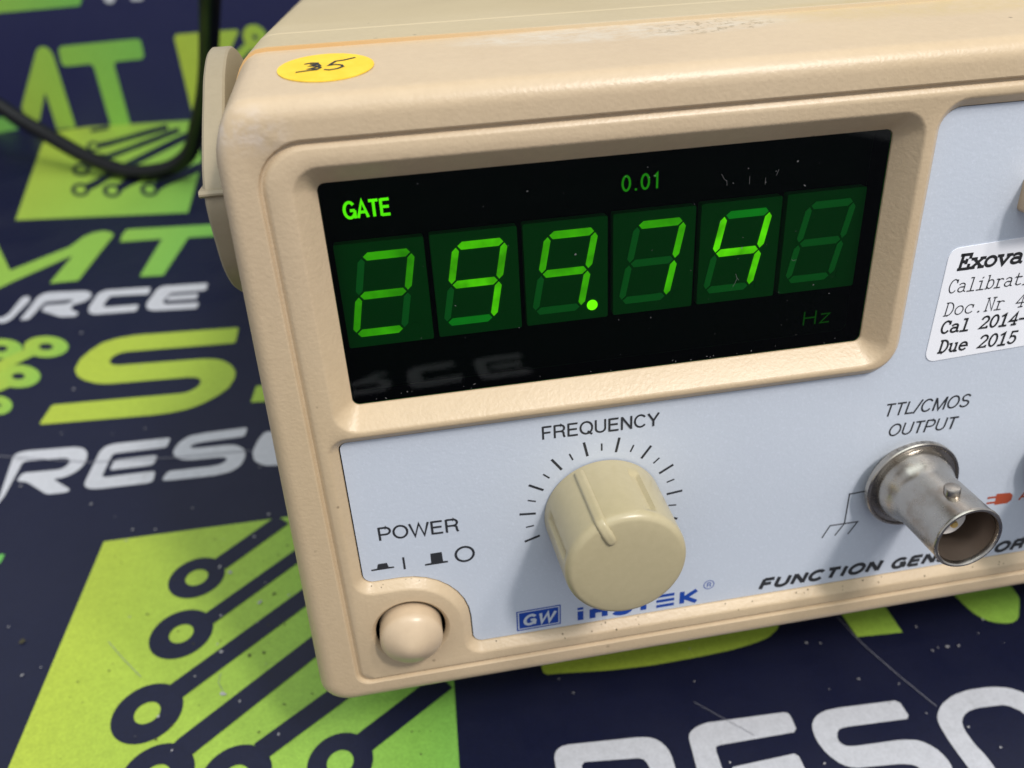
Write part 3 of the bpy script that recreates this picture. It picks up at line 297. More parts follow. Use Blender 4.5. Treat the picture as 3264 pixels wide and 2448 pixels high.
def panel_mat():
    m, nt, bs, out = new_mat('pale_blue_panel_film')
    co = obj_co(nt)
    c = mix(nt, ramp(nt, noise(nt, co, 30, 3), [(0.3, G(0)), (0.7, G(1))]), (0.57, 0.615, 0.70, 1), (0.59, 0.635, 0.72, 1))
    c = mix(nt, ramp(nt, noise(nt, co, 2600, 2), [(0.56, G(0)), (0.78, G(0.35))]), c, (0.74, 0.78, 0.90, 1))
    nt.links.new(c, bs.inputs['Base Color'])
    bs.inputs['Roughness'].default_value = 0.46
    bump(nt, bs, noise(nt, co, 1700, 3, 0.65), 0.25, 0.00012)
    return m
M['panel'] = panel_mat()

def yellow_mat():
    m, nt, bs, out = new_mat('yellow_paper_dot')
    co = obj_co(nt)
    c = mix(nt, ramp(nt, noise(nt, co, 500, 4), [(0.4, G(0)), (0.7, G(1))]), (0.84, 0.53, 0.02, 1), (0.88, 0.59, 0.04, 1))
    nt.links.new(c, bs.inputs['Base Color']); bs.inputs['Roughness'].default_value = 0.6
    return m
M['yellow'] = yellow_mat()

def metal_mat():
    m, nt, bs, out = new_mat('nickel_tarnished')
    co = obj_co(nt)
    n = noise(nt, co, 170, 5, 0.65)
    c = ramp(nt, n, [(0.28, (0.36, 0.30, 0.245, 1)), (0.46, (0.47, 0.435, 0.39, 1)), (0.75, (0.53, 0.50, 0.46, 1))])
    nt.links.new(c, bs.inputs['Base Color']); bs.inputs['Metallic'].default_value = 1
    nt.links.new(ramp(nt, noise(nt, co, 420, 4), [(0.3, G(0.20)), (0.75, G(0.34))]), bs.inputs['Roughness'])
    bump(nt, bs, noise(nt, co, 900, 4), 0.12, 0.0001)
    return m
M['nickel'] = metal_mat()

def cable_mat():
    m, nt, bs, out = new_mat('black_rubber')
    co = obj_co(nt)
    bs.inputs['Base Color'].default_value = (0.004, 0.004, 0.005, 1)
    bs.inputs['Roughness'].default_value = 0.42; bs.inputs['Specular IOR Level'].default_value = 0.32
    bump(nt, bs, noise(nt, co, 900, 2), 0.1, 0.0001)
    return m
M['cable'] = cable_mat()

def print_base(name, colour_node, rough, lo=0.86, hi=1.12):
    """woven / printed mat surface: fine weave relief, dust haze, scuffs"""
    m, nt, bs, out = new_mat(name)
    co = N(nt, 'ShaderNodeNewGeometry').outputs['Position']
    c = colour_node(nt, co)
    dust = ramp(nt, noise(nt, co, 26, 6, 0.7), [(0.45, G(0)), (0.75, G(1))])
    sep = N(nt, 'ShaderNodeSeparateColor'); nt.links.new(dust, sep.inputs[0])
    c = mix(nt, math_n(nt, 'MULTIPLY', sep.outputs[0], 0.006), c, (0.45, 0.44, 0.42, 1))
    fine = ramp(nt, noise(nt, co, 1900, 2), [(0.35, G(lo)), (0.68, G(hi))])
    c = mix(nt, 1.0, c, fine, 'MULTIPLY')
    c = mix(nt, 1.0, c, ramp(nt, noise(nt, co, 520, 4, 0.6), [(0.32, G(0.94)), (0.68, G(1.05))]), 'MULTIPLY')
    nt.links.new(c, bs.inputs['Base Color'])
    nt.links.new(ramp(nt, noise(nt, co, 40, 5), [(0.3, G(rough - 0.05)), (0.7, G(rough + 0.10))]), bs.inputs['Roughness'])
    bs.inputs['Specular IOR Level'].default_value = 0.42
    bump(nt, bs, noise(nt, co, 1500, 3, 0.6), 0.25, 0.00012)
    return m

def const(col):
    def f(nt, co):
        n = N(nt, 'ShaderNodeRGB'); n.outputs[0].default_value = (*col, 1); return n.outputs[0]
    return f
def green_attr(nt, co):
    a = N(nt, 'ShaderNodeAttribute', attribute_name='print_t')
    return ramp(nt, a.outputs['Fac'], [(0.0, (0.43, 0.51, 0.050, 1)), (0.5, (0.29, 0.49, 0.065, 1)), (1.0, (0.12, 0.42, 0.085, 1))])
def white_col(nt, co):
    g1 = ramp(nt, noise(nt, co, 190, 7, 0.72), [(0.60, G(0)), (0.74, G(1))])
    s = N(nt, 'ShaderNodeSeparateColor'); nt.links.new(g1, s.inputs[0])
    return mix(nt, math_n(nt, 'MULTIPLY', s.outputs[0], 0.45), (0.54, 0.545, 0.59, 1), (0.26, 0.25, 0.25, 1))
M['navy'] = print_base('navy_mat', const((0.0042, 0.0062, 0.028)), 0.44)
M['board'] = print_base('navy_board', const((0.012, 0.0135, 0.068)), 0.5)
M['green'] = print_base('green_print', green_attr, 0.44, 0.90, 1.08)
M['white'] = print_base('white_print', white_col, 0.44, 0.93, 1.04)
M['scratch'] = print_base('pale_scratch', const((0.22, 0.22, 0.26)), 0.5)
M['paint'] = print_base('pale_fleck', const((0.40, 0.39, 0.41)), 0.6)
M['grime'] = print_base('dark_fleck', const((0.05, 0.045, 0.02)), 0.6)

def emit(name, col, strength, vary=0.0, base=(0.01, 0.06, 0.02)):
    m, nt, bs, out = new_mat(name)
    bs.inputs['Base Color'].default_value = (*base, 1); bs.inputs['Roughness'].default_value = 0.5
    bs.inputs['Emission Color'].default_value = (*col, 1)
    if vary:
        n = noise(nt, obj_co(nt), 240, 3)
        r_ = ramp(nt, n, [(0.32, G(1 - vary)), (0.7, G(1))])
        s = N(nt, 'ShaderNodeSeparateColor'); nt.links.new(r_, s.inputs[0])
        nt.links.new(math_n(nt, 'MULTIPLY', s.outputs[0], strength), bs.inputs['Emission Strength'])
    else:
        bs.inputs['Emission Strength'].default_value = strength
    return m
LED = (0.50, 1.0, 0.004)
M['seg_on'] = emit('led_segment_lit', LED, 0.56, 0.6)
M['seg_hot'] = emit('led_segment_lit_strong', (0.55, 1.0, 0.004), 0.74, 0.6)
M['seg_low'] = emit('led_segment_lit_soft', (0.45, 1.0, 0.006), 0.43, 0.6)
M['seg_dim'] = emit('led_segment_lit_weak', (0.40, 1.0, 0.01), 0.33, 0.5)
M['seg_faint'] = emit('led_segment_faint', (0.06, 1.0, 0.05), 0.10, 0.3, base=(0.22, 0.34, 0.26))
M['dot_on'] = emit('led_dot_lit', (0.62, 1.0, 0.004), 1.0)
M['seg_off'] = flat('led_segment_unlit', (0.235, 0.39, 0.30), 0.45)
M['led_face'] = flat('led_module_face', (0.072, 0.130, 0.10), 0.6, 0.15)
M['gate_on'] = emit('gate_legend_lit', (0.42, 1.0, 0.004), 0.9, 0.25)
M['legend_mid'] = emit('range_legend_lit', (0.25, 1.0, 0.03), 0.16, 0.2)
M['legend_low'] = emit('unit_legend_lit', (0.3, 1.0, 0.03), 0.03, 0.3)

def filter_mat():
    m = bpy.data.materials.new('green_display_filter'); m.use_nodes = True
    nt = m.node_tree; nt.nodes.clear()
    out = N(nt, 'ShaderNodeOutputMaterial')
    tr = N(nt, 'ShaderNodeBsdfTransparent'); tr.inputs[0].default_value = (0.20, 0.80, 0.31, 1)
    gl = N(nt, 'ShaderNodeBsdfGlossy'); gl.inputs['Roughness'].default_value = 0.015
    fr = N(nt, 'ShaderNodeFresnel'); fr.inputs[0].default_value = 1.36
    mx = N(nt, 'ShaderNodeMixShader')
    nt.links.new(fr.outputs[0], mx.inputs[0]); nt.links.new(tr.outputs[0], mx.inputs[1]); nt.links.new(gl.outputs[0], mx.inputs[2])
    nt.links.new(mx.outputs[0], out.inputs[0])
    return m
M['filter'] = filter_mat()

# ---------------------------------------------------------------- mesh helpers (coordinates in model units, scaled by S)
def obj_from(name, verts, faces, mat, parent=None, smooth=None):
    me = bpy.data.meshes.new(name)
    me.from_pydata([(v[0] * S, v[1] * S, v[2] * S) for v in verts], [], faces)
    me.update()
    bm = bmesh.new(); bm.from_mesh(me)
    bmesh.ops.remove_doubles(bm, verts=bm.verts, dist=1e-7)
    bmesh.ops.recalc_face_normals(bm, faces=bm.faces)
    bm.to_mesh(me); bm.free()
    return finish(name, me, mat, parent, smooth)

def finish(name, me, mat, parent=None, smooth=None):
    if mat is not None: me.materials.append(mat)
    if smooth is not None:
        for p in me.polygons: p.use_smooth = True
        me.set_sharp_from_angle(angle=math.radians(smooth))
    o = bpy.data.objects.new(name, me); COL.objects.link(o)
    if parent is not None: o.parent = parent
    return o

def bm_obj(name, bm, mat, parent=None, smooth=None):
    me = bpy.data.meshes.new(name)
    for v in bm.verts: v.co *= S
    bm.to_mesh(me); bm.free()
    return finish(name, me, mat, parent, smooth)

def rrect(x0, x1, z0, z1, rad, n=8):
    """rounded rectangle, counter-clockwise in (x, z); rad: one number or (bl, br, tr, tl)"""
    if not hasattr(rad, '__len__'): rad = (rad,) * 4
    cs = ((x0, z0, 1, 1, 180), (x1, z0, -1, 1, 270), (x1, z1, -1, -1, 0), (x0, z1, 1, -1, 90))
    pts = []
    for (x, z, sx, sz, a0), r_ in zip(cs, rad):
        cx, cz = x + sx * r_, z + sz * r_
        for i in range(n + 1):
            a = math.radians(a0 + 90 * i / n)
            pts.append((cx + r_ * math.cos(a), cz + r_ * math.sin(a)))
    return pts

def fillet(corners, n=8):
    """closed polygon of (x, z, radius) corners with rounded corners, same point count whatever the radii"""
    pts = []
    L = len(corners)
    for i in range(L):
        p0, p1, p2 = Vector(corners[i - 1][:2]), Vector(corners[i][:2]), Vector(corners[(i + 1) % L][:2])
        r_ = corners[i][2]
        a, c = (p0 - p1).normalized(), (p2 - p1).normalized()
        ang = a.angle(c); d = r_ / math.tan(ang / 2)
        s, e = p1 + a * d, p1 + c * d
        ctr = p1 + (a + c).normalized() * (r_ / math.sin(ang / 2))
        a0 = math.atan2(s.y - ctr.y, s.x - ctr.x); a1 = math.atan2(e.y - ctr.y, e.x - ctr.x)
        da = (a1 - a0 + math.pi) % (2 * math.pi) - math.pi
        for k in range(n + 1):
            t = a0 + da * k / n
            pts.append((ctr.x + r_ * math.cos(t), ctr.y + r_ * math.sin(t)))
    return pts

def circle(cx, cz, r_, n=64):
    return [(cx + r_ * math.cos(2 * math.pi * i / n), cz + r_ * math.sin(2 * math.pi * i / n)) for i in range(n)]

def loft(rings, bm=None, close_last=False, close_first=False):
    """rings: [(points(x,z), y)] with equal counts"""
    bm = bm or bmesh.new()
    rows = [[bm.verts.new((p[0], y, p[1])) for p in pts] for pts, y in rings]
    n = len(rows[0])
    for a, c in zip(rows, rows[1:]):
        for i in range(n):
            bm.faces.new((a[i], a[(i + 1) % n], c[(i + 1) % n], c[i]))
    if close_last: bm.faces.new(rows[-1])
    if close_first: bm.faces.new(rows[0])
    return bm, rows

def fill_rings(bm, loops, y):
    """flat face between an outer loop and holes, at depth y"""
    edges = []
    for pts in loops:
        vs = [bm.verts.new((p[0], y, p[1])) for p in pts]
        edges += [bm.edges.new((vs[i], vs[(i + 1) % len(vs)])) for i in range(len(vs))]
    return bmesh.ops.triangle_fill(bm, use_beauty=True, use_dissolve=False, edges=edges, normal=(0, -1, 0))

def weld(bm, d=1e-4):
    bmesh.ops.remove_doubles(bm, verts=bm.verts, dist=d)
    bmesh.ops.recalc_face_normals(bm, faces=bm.faces)

def sheet(name, pts, mat, parent, y, thick=0.0):
    """flat printed shape on a plane of constant y"""
    bm = bmesh.new(); fill_rings(bm, [pts] if not isinstance(pts[0][0], (list, tuple)) else pts, y)
    return bm_obj(name, bm, mat, parent)

def lathe(profile, cx, cz, n=64, close=True):
    """profile: (radius, y); axis along y through (cx, cz)"""
    bm = bmesh.new(); rows = []
    for r_, y in profile:
        if r_ < 1e-5: rows.append([bm.verts.new((cx, y, cz))])
        else: rows.append([bm.verts.new((cx + r_ * math.cos(2 * math.pi * i / n), y, cz + r_ * math.sin(2 * math.pi * i / n))) for i in range(n)])
    for a, c in zip(rows, rows[1:]):
        for i in range(n):
            j = (i + 1) % n
            if len(a) == 1 and len(c) == 1: continue
            if len(a) == 1: bm.faces.new((a[0], c[j], c[i]))
            elif len(c) == 1: bm.faces.new((a[i], a[j], c[0]))
            else: bm.faces.new((a[i], a[j], c[j], c[i]))
    bmesh.ops.recalc_face_normals(bm, faces=bm.faces)
    return bm

def tag(o, label=None, cat=None, group=None, kind=None):
    for k, v in (('label', label), ('category', cat), ('group', group), ('kind', kind)):
        if v: o[k] = v
    return o

# ---- lettering -------------------------------------------------------------
def ribbon(paths, w, y, caps=True):
    """flat strokes of width w through 2-D polylines (x, z)"""
    verts, faces = [], []
    for path in paths:
        P = [Vector(p) for p in path]
        if len(P) < 2: continue
        base = len(verts); yk = y - 0.003 * len(faces) / max(len(P), 1) * 0.5
        for i, p in enumerate(P):
            d0 = (p - P[i - 1]).normalized() if i else (P[1] - p).normalized()
            d1 = (P[i + 1] - p).normalized() if i < len(P) - 1 else d0
            t = (d0 + d1)
            t = t.normalized() if t.length > 1e-6 else d0
            n = Vector((-t.y, t.x)); k = 1.0 / max(0.45, n.dot(Vector((-d0.y, d0.x))))
            q = p.copy()
            if caps and i == 0: q = p - d1 * w * 0.35
            if caps and i == len(P) - 1: q = p + d0 * w * 0.35
            for s in (-1, 1):
                v = q + n * (s * w / 2 * k); verts.append((v.x, yk, v.y))
        for i in range(len(P) - 1):
            a = base + 2 * i; faces.append((a, a + 1, a + 3, a + 2))
    return verts, faces

def arc(cx, cz, rx, rz, a0, a1, n=10):
    return [(cx + rx * math.cos(math.radians(a0 + (a1 - a0) * i / n)), cz + rz * math.sin(math.radians(a0 + (a1 - a0) * i / n))) for i in range(n + 1)]

# typewriter letters: strokes in a cell 0.6 wide, capital height 1, x-height 0.66
SL = lambda x, z, w=0.13: [(x - w, z), (x + w, z)]
TYPE = {
 'E': [[(.08, 0), (.52, 0), (.52, .26)], [(.14, 0), (.14, 1)], [(.06, 1), (.50, 1), (.50, .76)], [(.14, .52), (.36, .52)], [(.36, .40), (.36, .64)]],
 'x': [[(.08, .02), (.50, .64)], [(.10, .64), (.52, .02)], SL(.10, .64, .09), SL(.50, .64, .09), SL(.09, .02, .1), SL(.51, .02, .1)],
 'o': [arc(.3, .33, .23, .33, 0, 360, 18)],
 'v': [[(.07, .65), (.30, .02), (.53, .65)], SL(.09, .65, .1), SL(.51, .65, .1)],
 'a': [arc(.27, .47, .19, .19, 150, 20, 6) + [(.46, .4), (.46, .06), (.56, .01)], arc(.26, .19, .19, .19, 60, 330, 12), [(.30, .38), (.46, .38)]],
 'C': [arc(.32, .5, .25, .5, 45, 315, 16), [(.52, .74), (.52, .96)]],
 'l': [[(.14, 1), (.31, 1), (.31, 0)], SL(.31, 0, .22)],
 'i': [[(.14, .65), (.31, .65), (.31, 0)], SL(.31, 0, .22), [(.29, .88), (.33, .94)]],
 'b': [[(.05, 1), (.13, 1), (.13, 0), (.05, 0)], arc(.32, .33, .21, .33, 160, -160, 16)],
 'r': [[(.08, .65), (.20, .65), (.20, 0)], SL(.22, 0, .18), arc(.38, .42, .18, .23, 175, 45, 7)],
 't': [[(.22, .9), (.22, .16)] + arc(.36, .16, .14, .15, 180, 300, 5) + [(.54, .08)], [(.06, .65), (.48, .65)]],
 'D': [[(.05, 0), (.24, 0)] + arc(.24, .5, .29, .5, -90, 90, 12) + [(.05, 1)], [(.13, 0), (.13, 1)]],
 'c': [arc(.31, .33, .24, .33, 45, 320, 14), [(.49, .45), (.49, .64)]],
 '.': [[(.27, .0), (.33, .06)], [(.27, .06), (.33, 0)]],
 'N': [[(.12, 0), (.12, 1), (.48, 0), (.48, 1)], SL(.12, 0, .08), SL(.10, 1, .06), SL(.48, 1, .09)],
 '4': [[(.42, 0), (.42, 1), (.08, .32), (.54, .32)], SL(.40, 0, .12)],
 '2': [arc(.30, .72, .21, .27, 165, -30, 10) + [(.08, .02), (.52, .02), (.52, .12)]],
 '0': [arc(.3, .5, .22, .5, 0, 360, 20)],
 '1': [[(.12, .86), (.31, 1), (.31, 0)], SL(.31, 0, .2)],
 '-': [[(.08, .42), (.52, .42)]],
 'u': [[(.04, .65), (.14, .65), (.14, .2)] + arc(.28, .2, .14, .2, 180, 300, 6) + [(.46, .16)], [(.38, .65), (.46, .65), (.46, 0), (.56, 0)]],
 'e': [[(.09, .36), (.52, .36)] + arc(.31, .33, .22, .32, 5, 315, 14)],
 '5': [[(.48, 1), (.16, 1), (.14, .56)] + arc(.28, .33, .22, .31, 125, -150, 12)],
 ' ': [],
}
def typed(name, text, mat, parent, x0, z0, cell, cap, w, y, shear=0.2):
    paths = []
    for i, ch in enumerate(text):
        for st in TYPE[ch]:
            paths.append([(x0 + i * cell + px / .6 * cell * .98 + shear * pz * cap, z0 + pz * cap) for px, pz in st])
    return obj_from(name, *ribbon(paths, w, y), mat, parent)

# upright sans capitals: (advance, strokes), capital height 1
SANS = {
 'F': (.60, [[(.09, 0), (.09, 1)], [(.09, .945), (.58, .945)], [(.09, .50), (.51, .50)]]),
 'R': (.72, [[(.09, 0), (.09, 1)], [(.09, .945), (.42, .945)] + arc(.42, .71, .21, .235, 90, -90, 10) + [(.09, .475)], [(.40, .475), (.52, .455), (.585, .36), (.60, .14), (.655, 0)]]),
 'E': (.66, [[(.09, 0), (.09, 1)], [(.09, .945), (.61, .945)], [(.09, .52), (.57, .52)], [(.09, .055), (.62, .055)]]),
 'Q': (.78, [arc(.39, .5, .335, .455, 0, 360, 28), [(.46, .24), (.72, -.02)]]),
 'U': (.72, [[(.09, 1), (.09, .36)] + arc(.36, .33, .27, .29, 180, 360, 14) + [(.63, .36), (.63, 1)]]),
 'N': (.72, [[(.09, 0), (.09, 1)], [(.09, .97), (.63, .03)], [(.63, 0), (.63, 1)]]),
 'C': (.74, [arc(.39, .5, .325, .455, 38, 322, 24)]),
 'Y': (.68, [[(.03, 1), (.34, .42), (.65, 1)], [(.34, .42), (.34, 0)]]),
 'P': (.67, [[(.09, 0), (.09, 1)], [(.09, .945), (.40, .945)] + arc(.40, .69, .22, .255, 90, -90, 10) + [(.09, .435)]]),
 'O': (.78, [arc(.39, .5, .335, .455, 0, 360, 28)]),
 'W': (.96, [[(.02, 1), (.25, .03), (.48, .95), (.71, .03), (.94, 1)]]),
 'T': (.62, [[(.31, 0), (.31, .93)], [(.02, .945), (.60, .945)]]),
 'L': (.57, [[(.09, 1), (.09, .055), (.55, .055)]]),
 '/': (.30, [[(-.02, -.02), (.32, 1.02)]]),
 'M': (.86, [[(.09, 0), (.09, 1)], [(.10, .97), (.43, .03), (.76, .97)], [(.77, 0), (.77, 1)]]),
 'S': (.67, [arc(.34, .715, .235, .235, 20, 270, 16)[:-1] + arc(.33, .255, .265, .235, 90, -165, 16)]),
 'I': (.28, [[(.14, 0), (.14, 1)]]),
 'G': (.78, [arc(.39, .5, .325, .455, 40, 325, 24) + [(.70, .22), (.70, .47)], [(.41, .47), (.72, .47)], [(.70, .0), (.70, .3)]]),
 'A': (.68, [[(.03, 0), (.34, .97), (.65, 0)], [(.14, .33), (.54, .33)]]),
 'H': (.72, [[(.09, 0), (.09, 1)], [(.63, 0), (.63, 1)], [(.09, .52), (.63, .52)]]),
 'z': (.50, [[(.04, .68), (.45, .68), (.04, .05), (.47, .05)]]),
 '0': (.60, [arc(.29, .5, .235, .455, 0, 360, 24)]),
 '1': (.50, [[(.10, .76), (.29, .95), (.29, 0)]]),
 '.': (.30, [[(.15, 0), (.15, .13)]]),
 'i': (.30, [[(.15, 0), (.15, .70)], [(.15, .82), (.15, 1.0)]]),
 'n': (.74, [[(.16, 0), (.16, .72)], [(.16, .56), (.66, .56)], [(.58, 0), (.58, .60)]]),
 'K': (.72, [[(.10, 0), (.10, 1)], [(.12, .42), (.66, 1)], [(.26, .56), (.68, 0)]]),
}
def label_text(name, text, mat, parent, x0, x1, z0, cap, y, shear=0.0, weight=0.142, rise=0.0, gap=0.06):
    """stroke lettering between x0 and x1, baseline z0, capital height cap; weight = stroke / capital height"""
    adv = 0; cells = []
    for ch in text:
        cells.append((adv, SANS[ch][1])); adv += SANS[ch][0] + gap
    adv -= gap
    kx = (x1 - x0 - abs(shear) * cap) / adv
    paths = []
    for a, strokes in cells:
        for st in strokes:
            q = []
            for px, pz in st:
                xx = x0 + (a + px) * kx + shear * pz * cap
                q.append((xx, z0 + pz * cap + rise * (xx - x0)))
            paths.append(q)
    return obj_from(name, *ribbon(paths, weight * cap, y, False), mat, parent)

# ---------------------------------------------------------------- setting: mat and wall
def plane_obj(name, pts3, mat, parent=None, div=1):
    return obj_from(name, pts3, [tuple(range(len(pts3)))], mat, parent)

wd = Vector(WALL_D).normalized(); wa = Vector(WALL_A); wn = Vector((wd.y, -wd.x))   # wn points to the camera side
def wall_xyz(s, h, off=0.0):
    p = wa + wd * s + wn * off
    return (p.x, p.y, h)

mat_obj = plane_obj('tabletop', [(-620, -1300, 0), (520, -1300, 0), (520, wall_xyz(775, 0)[1] + 1.5, 0), (-620, wall_xyz(-365, 0)[1] + 1.5, 0)], M['navy'])
tag(mat_obj, 'navy printed bench mat with green and white lettering', 'mat', kind='structure')
wv = [wall_xyz(-370, -2), wall_xyz(780, -2), wall_xyz(780, 240), wall_xyz(-370, 240)]
wb = [wall_xyz(-370, -2, -6), wall_xyz(780, -2, -6), wall_xyz(780, 240, -6), wall_xyz(-370, 240, -6)]
wall_obj = obj_from('wall', wv + wb, [(0, 1, 2, 3), (7, 6, 5, 4), (0, 4, 5, 1), (3, 2, 6, 7), (0, 3, 7, 4), (1, 5, 6, 2)], M['board'])
tag(wall_obj, 'navy printed board standing behind the mat', 'wall', kind='structure')

def flat_print(name, loops, mat, parent, place, t=None):
    """loops of 2-D points -> one thin sheet; place(x, y) gives the 3-D point; t = colour blend at its two ends"""
    bm = bmesh.new(); fill_rings(bm, loops, 0.0)
    verts = [(v.co.x, v.co.z) for v in bm.verts]
    bm.verts.index_update()
    faces = [tuple(v.index for v in f.verts) for f in bm.faces]; bm.free()
    me = bpy.data.meshes.new(name)
    me.from_pydata([tuple(c * S for c in place(*v)) for v in verts], [], faces); me.update()
    if t is not None:
        lo, hi = min(v[0] for v in verts), max(v[0] for v in verts)
        at = me.attributes.new('print_t', 'FLOAT', 'POINT')
        for i, v in enumerate(verts):
            at.data[i].value = t[0] + (t[1] - t[0]) * (v[0] - lo) / max(hi - lo, 1e-6)
    return finish(name, me, mat, parent)

on_mat = lambda h: (lambda x, y: (x, y, h))
on_wall = lambda off: (lambda s, h: wall_xyz(s, h, off))
def print_name(k):
    return 'printed_chip_emblem' if k == 'chip' else 'printed_letter'
for kind, pts, t in MAT_PRINT:
    white = kind.startswith('w')
    flat_print(print_name(kind), [pts], M['white'] if white else M['green'], mat_obj, on_mat(0.12), None if white else t)
for kind, c, R, ri, tail, hw in MAT_RINGS:
    dark = kind == 'dark'
    h = 0.24 if dark else 0.12
    a = math.atan2(tail[0][1] - c[1], tail[0][0] - c[0])
    m_ = M['navy'] if dark else M['green']
    if R > 2:
        flat_print('printed_trace_ring', [circle(c[0], c[1], R, 40), circle(c[0], c[1], ri, 28)], m_, mat_obj, on_mat(h), None if dark else (0.25, 0.6))
    P = [Vector(q) for q in tail]
    d = (P[0] - Vector(c)); start = Vector(c) + d.normalized() * (R * 0.9 if R > 2 else 0)
    P = [start] + P if R > 2 and d.length > R else [start] + P[1:]
    left, right = [], []
    for i, p in enumerate(P):
        d = (P[min(i + 1, len(P) - 1)] - P[max(i - 1, 0)]).normalized(); n = Vector((-d.y, d.x)) * hw
        left.append(tuple(p + n)); right.append(tuple(p - n))
    end = P[-1] + (P[-1] - P[-2]).normalized() * (40 if dark and c[1] < 100 and len(P) == 2 and c[0] < -30 else 0)
    if end != P[-1]:
        # the trace runs on underneath the instrument
        d = (P[-1] - P[-2]).normalized(); n = Vector((-d.y, d.x)) * hw
        e2 = end
        if e2.y > 88: e2 = P[-1] + d * max(0.5, (88 - P[-1].y) / max(d.y, .1))
        if e2.x > 4: e2 = P[-1] + d * max(0.5, (4 - P[-1].x) / max(d.x, .1))
        left.append(tuple(e2 + n)); right.append(tuple(e2 - n))
    flat_print('printed_trace', [left + right[::-1]], m_, mat_obj, on_mat(h + 0.05), None if dark else (0.1, 0.4))
for kind, outer, inner in MAT_LOOPS:
    dark = kind == 'dark'
    flat_print('printed_trace_ring', [outer, inner], M['navy'] if dark else M['green'], mat_obj, on_mat(0.24 if dark else 0.12), None if dark else (0.25, 0.6))
for kind, pts in MAT_STRIPES:
    dark = kind == 'dark'
    flat_print('printed_trace', [pts], M['navy'] if dark else M['green'], mat_obj, on_mat(0.30 if dark else 0.16), None if dark else (0.1, 0.4))
for pts, w in SCRATCHES:
    v, f = ribbon([[(p[0], p[1]) for p in pts]], w, 0)
    obj_from('scratch', [(a, c, 0.36) for a, _, c in v], f, M['scratch'], mat_obj)

def flecks(name, spots, mat, parent, place, seed, elong=1.0):
    rnd = random.Random(seed); V, F = [], []
    for x, y, r_ in spots:
        n = 9; a0 = rnd.uniform(0, 6.28); b0 = len(V); e = rnd.uniform(1.0, 1.0 + elong)
        for i in range(n):
            a = 2 * math.pi * i / n; k = r_ * rnd.uniform(0.65, 1.15)
            px, py = k * e * math.cos(a), k / e * math.sin(a)
            V.append(place(x + px * math.cos(a0) - py * math.sin(a0), y + px * math.sin(a0) + py * math.cos(a0)))
        F.append(tuple(range(b0, b0 + n)))
    return tag(obj_from(name, V, F, mat, parent), kind='stuff')
rnd = random.Random(3)
tiny = [[rnd.uniform(-90, 130), rnd.uniform(-25, 120), rnd.choice((.12, .16, .2, .3)) * rnd.uniform(.6, 1.1)] for _ in range(40)]
flecks('paint_flecks', PALE_SPECKS + tiny, M['paint'], mat_obj, on_mat(0.42), 4, 0.5)
flecks('grime_flecks', DARK_SPECKS + [[rnd.uniform(-80, 8), rnd.uniform(8, 88), rnd.uniform(.1, .3)] for _ in range(60)], M['grime'], mat_obj, on_mat(0.39), 5, 0.5)
for kind, pts, t in WALL_PRINT:
    white = kind.startswith('w')
    flat_print(print_name(kind), [pts], M['white'] if white else M['green'], wall_obj, on_wall(0.2), None if white else t)
c, R, ri, tail, hw = WALL_RING
flat_print('printed_trace_ring', [circle(c[0], c[1], R, 40), circle(c[0], c[1], ri, 24)], M['green'], wall_obj, on_wall(0.3), (.2, .4))
P0, P1 = Vector(tail[0]), Vector(tail[1]); d = (P1 - P0).normalized(); n = Vector((-d.y, d.x)) * hw; P1 = P1 + d * 6
flat_print('printed_trace', [[tuple(P0 + n), tuple(P1 + n), tuple(P1 - n), tuple(P0 - n)]], M['green'], wall_obj, on_wall(0.25), (.2, .4))

# ---------------------------------------------------------------- the instrument
UNIT = bpy.data.objects.new('function_generator', None)
COL.objects.link(UNIT)
UNIT.location = Vector(UNIT_POS) * S
UNIT.rotation_euler = (UNIT_TILT, 0, 0)
tag(UNIT, 'beige bench function generator with lit green display, tilted up on the printed mat', 'function generator')

XR = 272.0           # far side of the housing, out of the picture
# front bezel shell: back edge -> rounded front edge -> moulded groove -> flat front
def ring(i_l, top, bot, y, rr):
    return rrect(i_l, XR - 17.2 - i_l, bot, top, rr, 8), y
rings = [ring(-16.0, 29.9, -72.0, 22.0, (4.5, 4.5, 8, 8)), ring(-15.95, 28.6, -71.6, 13.0, (4.5, 4.5, 7.6, 7.6)), ring(-15.9, 27.15, -71.1, 3.4, (4.5, 4.5, 7, 7))]
for k in range(0, 9):
    a = math.radians(8 + 82 * k / 8)
    ins = 2.9 * (1 - math.cos(a)); dy = 2.9 * (1 - math.sin(a))
    rings.append(ring(-15.85 + ins, 27.05 - ins, -71.0 + ins, dy, (4.5 - ins * .5, 4.5 - ins * .5, 7 - ins * .6, 7 - ins * .6)))
rings += [ring(-9.75, 22.25, -66.75, 0.0, (2.4, 2.4, 6.0, 6.0)), ring(-9.55, 22.05, -66.6, 0.12, (2.3, 2.3, 5.9, 5.9)),
          ring(-9.3, 21.85, -66.4, 0.62, (2.2, 2.2, 5.7, 5.7)), ring(-9.05, 21.6, -66.2, 0.62, (2.1, 2.1, 5.5, 5.5)),
          ring(-8.55, 21.1, -65.75, 0.12, (1.9, 1.9, 5.2, 5.2)), ring(-8.3, 20.85, -65.55, 0.0, (1.8, 1.8, 5.0, 5.0))]
def lean(pts):
    # the side wall leans inwards above mid height
    out = []
    for x, z in pts:
        w = max(0.0, min(1.0, (-9.9 - x) / 5.5))
        out.append((x + w * max(0.0, z + 18) * 0.05, z))
    return out
rings = [(lean(p_), y_) for p_, y_ in rings]
bm, rows = loft(rings)
front_outer = rings[-1][0]

